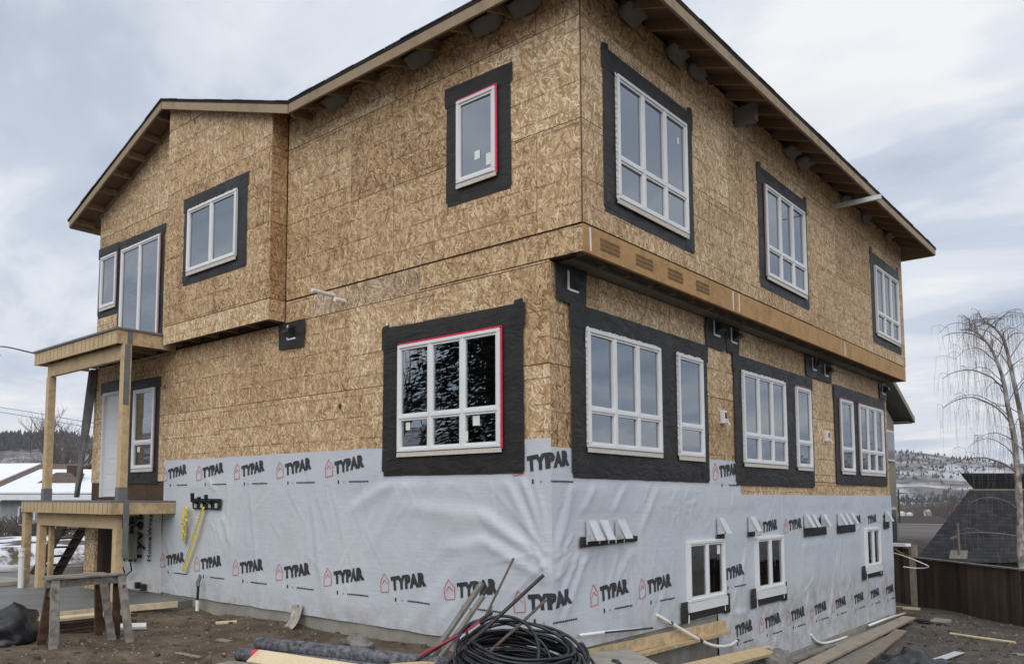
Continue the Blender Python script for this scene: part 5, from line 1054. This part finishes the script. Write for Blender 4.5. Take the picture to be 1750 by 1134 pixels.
# ------------------------------------------------------------------ left: stairs, neighbours, wires, bare trees
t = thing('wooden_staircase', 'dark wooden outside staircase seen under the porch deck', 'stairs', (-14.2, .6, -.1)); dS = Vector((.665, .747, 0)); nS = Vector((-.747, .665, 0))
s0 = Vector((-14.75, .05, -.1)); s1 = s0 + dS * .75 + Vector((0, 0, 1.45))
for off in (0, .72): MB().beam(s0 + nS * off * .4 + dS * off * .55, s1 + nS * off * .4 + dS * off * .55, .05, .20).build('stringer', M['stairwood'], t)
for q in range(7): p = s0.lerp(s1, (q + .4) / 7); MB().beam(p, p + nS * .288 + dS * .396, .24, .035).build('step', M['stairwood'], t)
def cab(name, label, cat, loc, dims, rz, wallm, roofm, snow, rise, over=.4, wins=(), chim=None, ridge='x'):
    t = thing(name, label, cat, loc); c, s = cos(rz), sin(rz); L = lambda x, y, z: Vector((loc[0] + x * c - y * s, loc[1] + x * s + y * c, loc[2] + z)); w_, d_, h_ = dims
    def bx(x0, x1, y0, y1_, z0, z1): return MB().hexa([L(x0, y0, z0), L(x1, y0, z0), L(x1, y1_, z0), L(x0, y1_, z0)], [L(x0, y0, z1), L(x1, y0, z1), L(x1, y1_, z1), L(x0, y1_, z1)])
    bx(-w_ / 2, w_ / 2, 0, d_, -.8, h_).build('wall', M[wallm], t)
    for q in range(int(h_ / .28)):
        pass
    m = MB(); yr = d_ / 2
    MB().hexa([L(-w_ / 2, 0, h_), L(w_ / 2, 0, h_), L(w_ / 2, d_, h_), L(-w_ / 2, d_, h_)], [L(-w_ / 2, yr - .01, h_ + rise - .08), L(w_ / 2, yr - .01, h_ + rise - .08), L(w_ / 2, yr + .01, h_ + rise - .08), L(-w_ / 2, yr + .01, h_ + rise - .08)]).build('gable', M[wallm], t)
    k = rise / (d_ / 2)
    for (ya, yb) in ((-over, yr), (d_ + over, yr)):
        za = h_ - over * k; m = MB().hexa([L(-w_ / 2 - over, ya, za), L(w_ / 2 + over, ya, za), L(w_ / 2 + over, yb, h_ + rise), L(-w_ / 2 - over, yb, h_ + rise)], [L(-w_ / 2 - over, ya, za + .16), L(w_ / 2 + over, ya, za + .16), L(w_ / 2 + over, yb, h_ + rise + .16), L(-w_ / 2 - over, yb, h_ + rise + .16)]); r = m.build('roof', M[roofm], t)
        if snow and ya < 0:
            a0, a1 = snow; e = .02
            MB().hexa([L(-w_ / 2 - over + a0, ya + .03, za + .165 + e), L(-w_ / 2 - over + a1, ya + .03, za + .165 + e), L(-w_ / 2 - over + a1, yb - .1, h_ + rise + .13 + e), L(-w_ / 2 - over + a0, yb - .1, h_ + rise + .13 + e)], [L(-w_ / 2 - over + a0, ya + .03, za + .25), L(-w_ / 2 - over + a1, ya + .03, za + .25), L(-w_ / 2 - over + a1, yb - .1, h_ + rise + .22), L(-w_ / 2 - over + a0, yb - .1, h_ + rise + .22)]).build('roof_snow', M['snow'], r)
        if ya < 0: MB().hexa([L(-w_ / 2 - over, ya - .03, za - .08), L(w_ / 2 + over, ya - .03, za - .08), L(w_ / 2 + over, ya - .002, za - .08), L(-w_ / 2 - over, ya - .002, za - .08)], [L(-w_ / 2 - over, ya - .03, za + .14), L(w_ / 2 + over, ya - .03, za + .14), L(w_ / 2 + over, ya - .002, za + .14), L(-w_ / 2 - over, ya - .002, za + .14)]).build('gutter', M['trimwhite'], r)
    for (x0, x1, z0, z1) in wins: f = bx(x0, x1, -.04, -.003, z0, z1).build('window', M['trimwhite'], t); bx(x0 + .08, x1 - .08, -.055, -.042, z0 + .08, z1 - .08).build('pane', M['glasspane'], f)
    if chim: x, y = chim; bx(x - .35, x + .35, y - .35, y + .35, h_ + rise * .4, h_ + rise + .55).build('chimney', M['stairwood'], t)
    return t, L
RZ = radians(41.67)
tA, LA = cab('snowy_bungalow', 'grey sided bungalow with a snow covered low roof seen behind the porch', 'house', (-30.0, 6.6, -.1), (4.6, 8.0, 1.95), RZ + .05, 'greysiding', 'greyroof', (.15, 5.2), 1.0, .45, wins=((-1.6, -.9, .7, 1.5),))
m = MB().hexa([LA(-1.9, .9, 2.15), LA(.9, .9, 2.15), LA(.9, 3.2, 2.15), LA(-1.9, 3.2, 2.15)], [LA(-.8, 1.5, 2.95), LA(-.2, 1.5, 2.95), LA(-.2, 3.1, 2.95), LA(-.8, 3.1, 2.95)]); m.build('dormer_roof', M['brownroof'], tA); MB().hexa([LA(-.35, 1.5, 2.6), LA(.15, 1.5, 2.6), LA(.15, 2, 2.6), LA(-.35, 2, 2.6)], [LA(-.35, 1.5, 3.25), LA(.15, 1.5, 3.25), LA(.15, 2, 3.25), LA(-.35, 2, 3.25)]).build('chimney', M['stairwood'], tA)
cab('brown_roof_bungalow', 'grey house with a brown roof partly under snow at the left edge', 'house', (-37.2, 5.5, -.1), (5.6, 8.0, 1.95), RZ - .25, 'greysiding', 'brownroof', (.2, 3.6), 1.45, .45, wins=((.6, 1.5, .8, 1.7), (-1.6, -.8, .8, 1.7)))
m = MB()
t = thing('yard_fence', 'grey weathered board fence and gate beside the snowy bungalow', 'fence', (-31, 4.6, -.2)); pickets(t, Vector((-35.5, 1.0, 0)), Vector((-31.2, 4.9, 0)), 1.0, .16, 'greysiding', lambda p: -.15); MB().beam((-35.5, 1.0, .75), (-31.2, 4.9, .75), .05, .09).build('fence_rail', M['weathered'], t)
for a in ((-27.5, 3.2), (-24.5, 2.2), (-21.5, 3.4), (-29.0, 2.2)): lump('snow_mound', 'snow', {0: 'low white mound of ploughed snow by the bungalow', 1: 'middle mound of ploughed snow left of the porch posts', 2: 'mound of ploughed snow seen between the porch posts', 3: 'farthest mound of ploughed snow at the left edge'}[((-27.5, 3.2), (-24.5, 2.2), (-21.5, 3.4), (-29.0, 2.2)).index(a)], 'snow', (a[0], a[1], -.05), (2.2, 1.2, .28), a[0], .45, 20, 10)
def wire(name, label, pts, r, mat='blackrod'): single(MB().tube(sm(pts, 8), r, 4), name, mat, label, 'wire', pts[0])
wire('power_cable', 'black service cable running from the left to the porch roof corner', [(-40, 7.2, 9.6), (-25.0, 2.5, 6.62), (-16.66, -.24, 5.50), (-12.02, -1.10, 4.66)], .016)
for q, (dz) in enumerate((0, -.42)): wire('power_line', ('upper' if q == 0 else 'lower') + ' of two thin power lines crossing the sky at the far left', [(-78, 12, 10.5 + dz), (-71.5, 17.9, 9.55 + dz), (-65.4, 23.3, 8.2 + dz), (-60, 28, 7.4 + dz)], .02)
# bare trees behind the bungalow
def baretree(name, label, loc, h, seed, spread=.5, r0=.13, dens=5, levels=4):
    t = thing(name, label, 'tree', loc, 'bare trees behind the bungalow'); q = random.Random(seed); tm, bm2 = MB(), MB()
    def grow(p, d, L, r, lv):
        n = 4; pts = [p]; dd = d.copy()
        for i in range(n): dd = (dd + Vector((q.uniform(-.18, .18), q.uniform(-.18, .18), .10))).normalized(); pts.append(pts[-1] + dd * L / n)
        (tm if lv == 0 else bm2).tube(pts, [r * (1 - .45 * i / n) for i in range(n + 1)], 6 if lv < 2 else 3, False)
        if lv < levels:
            for k in range(dens if lv else dens + 2):
                s = pts[q.randrange(1 if lv else 2, n + 1)]; a = q.uniform(0, 6.3); nd = (dd * .8 + Vector((cos(a), sin(a), q.uniform(.0, .6))) * spread * 1.3).normalized(); grow(s, nd, L * q.uniform(.5, .75), r * .5, lv + 1)
    grow(Vector(loc), Vector((0, 0, 1)), h * .45, r0, 0)
    tm.build('trunk', M['bark'], t, fix=False); bm2.build('crown', M['fartwig'], t, fix=False); return t
baretree('bare_tree', 'tall bare tree with a twiggy crown just right of the left porch post', (-44.4, 12.6, -.4), 7.6, 3, .55, .16); baretree('bare_tree', 'bare tree behind the snowy roof beside the draped fabric', (-39.8, 11.3, -.4), 6.6, 8, .6, .15); baretree('bare_tree', 'short bare tree left of the porch post behind the roofs', (-53.0, 14.2, -.4), 5.4, 12, .6, .12)

# valley and hills: far wood masses
def woods(name, mat, pts, label, kind='cone'):
    m = MB()
    for (x, y, h, r) in pts:
        z = zg(x, y) - .3
        if kind == 'cone':
            for (a, b, w_) in ((.08, .6, 1.0), (.35, 1.0, .72)):
                n0 = len(m.v); off = rnd.uniform(0, 1)
                for i in range(6): an = i * pi / 3 + off; q = r * w_ * rnd.uniform(.8, 1.15); m.v.append((x + q * cos(an), y + q * sin(an), z + h * a))
                m.v.append((x, y, z + h * b)); 
                for i in range(6): m.f.append((n0 + i, n0 + (i + 1) % 6, n0 + 6))
        else:
            for k in range(26):
                a = rnd.uniform(0, 6.3); q = r * rnd.uniform(0, .6); b = Vector((x + q * cos(a), y + q * sin(a), z)); e = b + Vector((cos(a) * r * .7, sin(a) * r * .7, h * rnd.uniform(.6, 1.0))); m.tube([b, b.lerp(e, .5) + Vector((0, 0, h * .1)), e], [min(.05, r * .05), min(.035, r * .03), .012], 3, False)
    o = m.build(name, M[mat], fix=False); o['kind'] = 'stuff'; o['label'] = label; return o
pts = []
for k in range(5200):
    x = -850 + 170 * rnd.gauss(0, 1); y = 330 + 150 * rnd.gauss(0, 1); z = zg(x, y)
    if (z > 40 and (mn.noise((x * .009, y * .009, 7)) > -.12 or y < 330)) or (mn.noise((x * .011, y * .011, 2)) > .30): pts.append((x, y, rnd.uniform(4, 9), rnd.uniform(1.6, 3.0)))
woods('conifer_wood', 'fartree', pts, 'dark conifer wood over the crest of the left hill')
pts = []
for k in range(6500):
    x = rnd.gauss(-300, 280); y = rnd.uniform(500, 1500)
    if mn.noise((x * .005, y * .005, 2)) > .0 or rnd.random() < .06: pts.append((x, y, rnd.uniform(2.5, 6.5), rnd.uniform(1.0, 2.3)))
woods('hillside_trees', 'fartree', pts, 'dark scattered trees across the snowy right hill')
pts = [(rnd.uniform(-130, 40), rnd.uniform(140, 480), rnd.uniform(3, 7), rnd.uniform(2, 4)) for k in range(520)]; woods('valley_brush', 'brush', pts, 'bare brown brush filling the valley on the right', 'brush')
pts = [(x, y, rnd.uniform(4, 8), rnd.uniform(2.2, 4)) for x, y in ((rnd.uniform(-420, -70), rnd.uniform(20, 240)) for k in range(560)) if y > 18 - .12 * x * 0 and y < -.62 * x + 40]; woods('slope_brush', 'brush', pts, 'bare grey brown brush on the slope behind the left houses', 'brush')
pts = [(rnd.uniform(-33, -26), rnd.uniform(1.5, 6.5), rnd.uniform(.4, 1.1), rnd.uniform(.4, .9)) for k in range(60)]; woods('yard_brush', 'brush', pts, 'low dead brush in front of the left bungalows', 'brush')
# tanks and sheds in the valley
for q, (x, y, z, h, lb) in enumerate(((-32.2, 146.6, -2.3, 2.4, 'leftmost small white tank in the valley'), (-31.2, 147.4, -2.6, 2.6, 'middle white tank in the valley beside the dark pole'), (-28.5, 147.9, -2.6, 3.4, 'rightmost and tallest white tank in the valley'))):
    t = thing('storage_tank', lb, 'tank', (x, y, z), 'white tanks in the valley'); MB().tube([(x, y, z - 4), (x, y, z + h * .62)], .58, 12).build('shell', M['galv'], t, smooth=False); MB().tube([(x, y, z + h * .62), (x, y, z + h * .62 + .25)], [.58, .2], 12).build('dome', M['galv'], t)
t = thing('valley_shed', 'long dark roofed shed with a pale wall down in the valley', 'shed', (-24, 126, -5)); MB().hexa([(-27.5, 123.5, -7), (-21, 129.3, -7), (-24, 133, -7), (-30.5, 127, -7)], [(-27.5, 123.5, -2.3), (-21, 129.3, -2.3), (-24, 133, -2.3), (-30.5, 127, -2.3)]).build('wall', M['trimwhite'], t); MB().hexa([(-28, 123.0, -2.3), (-20.3, 129.3, -2.3), (-24, 133.6, -2.3), (-31, 127, -2.3)], [(-28, 123.4, -1.9), (-20.3, 129.6, -1.9), (-24, 133.2, -1.0), (-31, 127, -1.0)]).build('roof', M['stairwood'], t)
t = thing('valley_shed', 'low grey flat roofed shed in front of the dark roofed one', 'shed', (-14, 80, -4)); MB().hexa([(-17.5, 77, -6), (-11.0, 82, -6), (-14, 86, -6), (-20.5, 81, -6)], [(-17.5, 77, -2.55), (-11.0, 82, -2.55), (-14, 86, -2.55), (-20.5, 81, -2.55)]).build('wall', M['greyroof'], t); MB().hexa([(-17.6, 76.8, -2.548), (-10.8, 82, -2.548), (-14, 86.2, -2.548), (-20.7, 81, -2.548)], [(-17.6, 76.8, -2.40), (-10.8, 82, -2.40), (-14, 86.2, -2.40), (-20.7, 81, -2.40)]).build('roof', M['snow'], t)
t = thing('utility_pole', 'dark utility pole standing among the valley brush', 'pole', (-26, 118, -5)); MB().tube([(-26.5, 122, -8), (-26.5, 122, 3.0)], [.17, .12], 6).build('pole', M['stairwood'], t); MB().beam((-27.3, 121.4, 2.4), (-25.7, 122.6, 2.4), .1, .12).build('crossarm', M['stairwood'], t)
# dark pine across the street, seen mirrored in the big window
t = thing('pine_tree', 'tall dark pine behind the viewer, mirrored in the black framed window', 'tree', (-13.0, -15.5, -.2)); MB().tube([(-13, -15.5, -.3), (-13, -15.5, 6), (-13.1, -15.4, 13)], [.32, .24, .05], 8).build('trunk', M['bark'], t)
m = MB(); pq = random.Random(2)
for k in range(20000):
    z = pq.uniform(.8, 13); rr = (1 - (z / 13.6)) ** .7 * 4.6 * pq.random() ** .6; a = pq.uniform(0, 6.3); c = Vector((-13 + rr * cos(a), -15.5 + rr * sin(a), z - .12 * rr)); d = Vector((cos(a), sin(a), -.35)); L_ = pq.uniform(.12, .34); s = d.cross(Vector((pq.uniform(-.5, .5), pq.uniform(-.5, .5), 1))).normalized() * L_ * .42
    m.poly([c - s, c + d * L_ * .9 - s * .4, c + d * L_ * 1.2, c + d * L_ * .6 + s]); 
m.build('crown', M['needles'], t, fix=False)
baretree('bare_tree', 'bare street tree behind the viewer, mirrored beside the pine', (-18.5, -15.0, -.2), 10, 21, .5, .22, 5, 4)

hz = bpy.data.materials.new('haze_air'); hz.use_nodes = True; hz.node_tree.nodes.clear(); ho = hz.node_tree.nodes.new('ShaderNodeOutputMaterial'); hv = hz.node_tree.nodes.new('ShaderNodeVolumePrincipled')
hv.inputs['Color'].default_value = (0.86, 0.90, 0.97, 1); hv.inputs['Density'].default_value = HAZE; hv.inputs['Anisotropy'].default_value = 0.2
hz.node_tree.links.new(hv.outputs[0], ho.inputs['Volume'])
if HAZE > 0:
    zs = [v[2] for v in gm.v]
    tag(MB().box((-4400, -4400, min(zs) - 1), (4400, 4400, max(zs) + 14)).build('haze', hz), None, None, None, 'stuff')
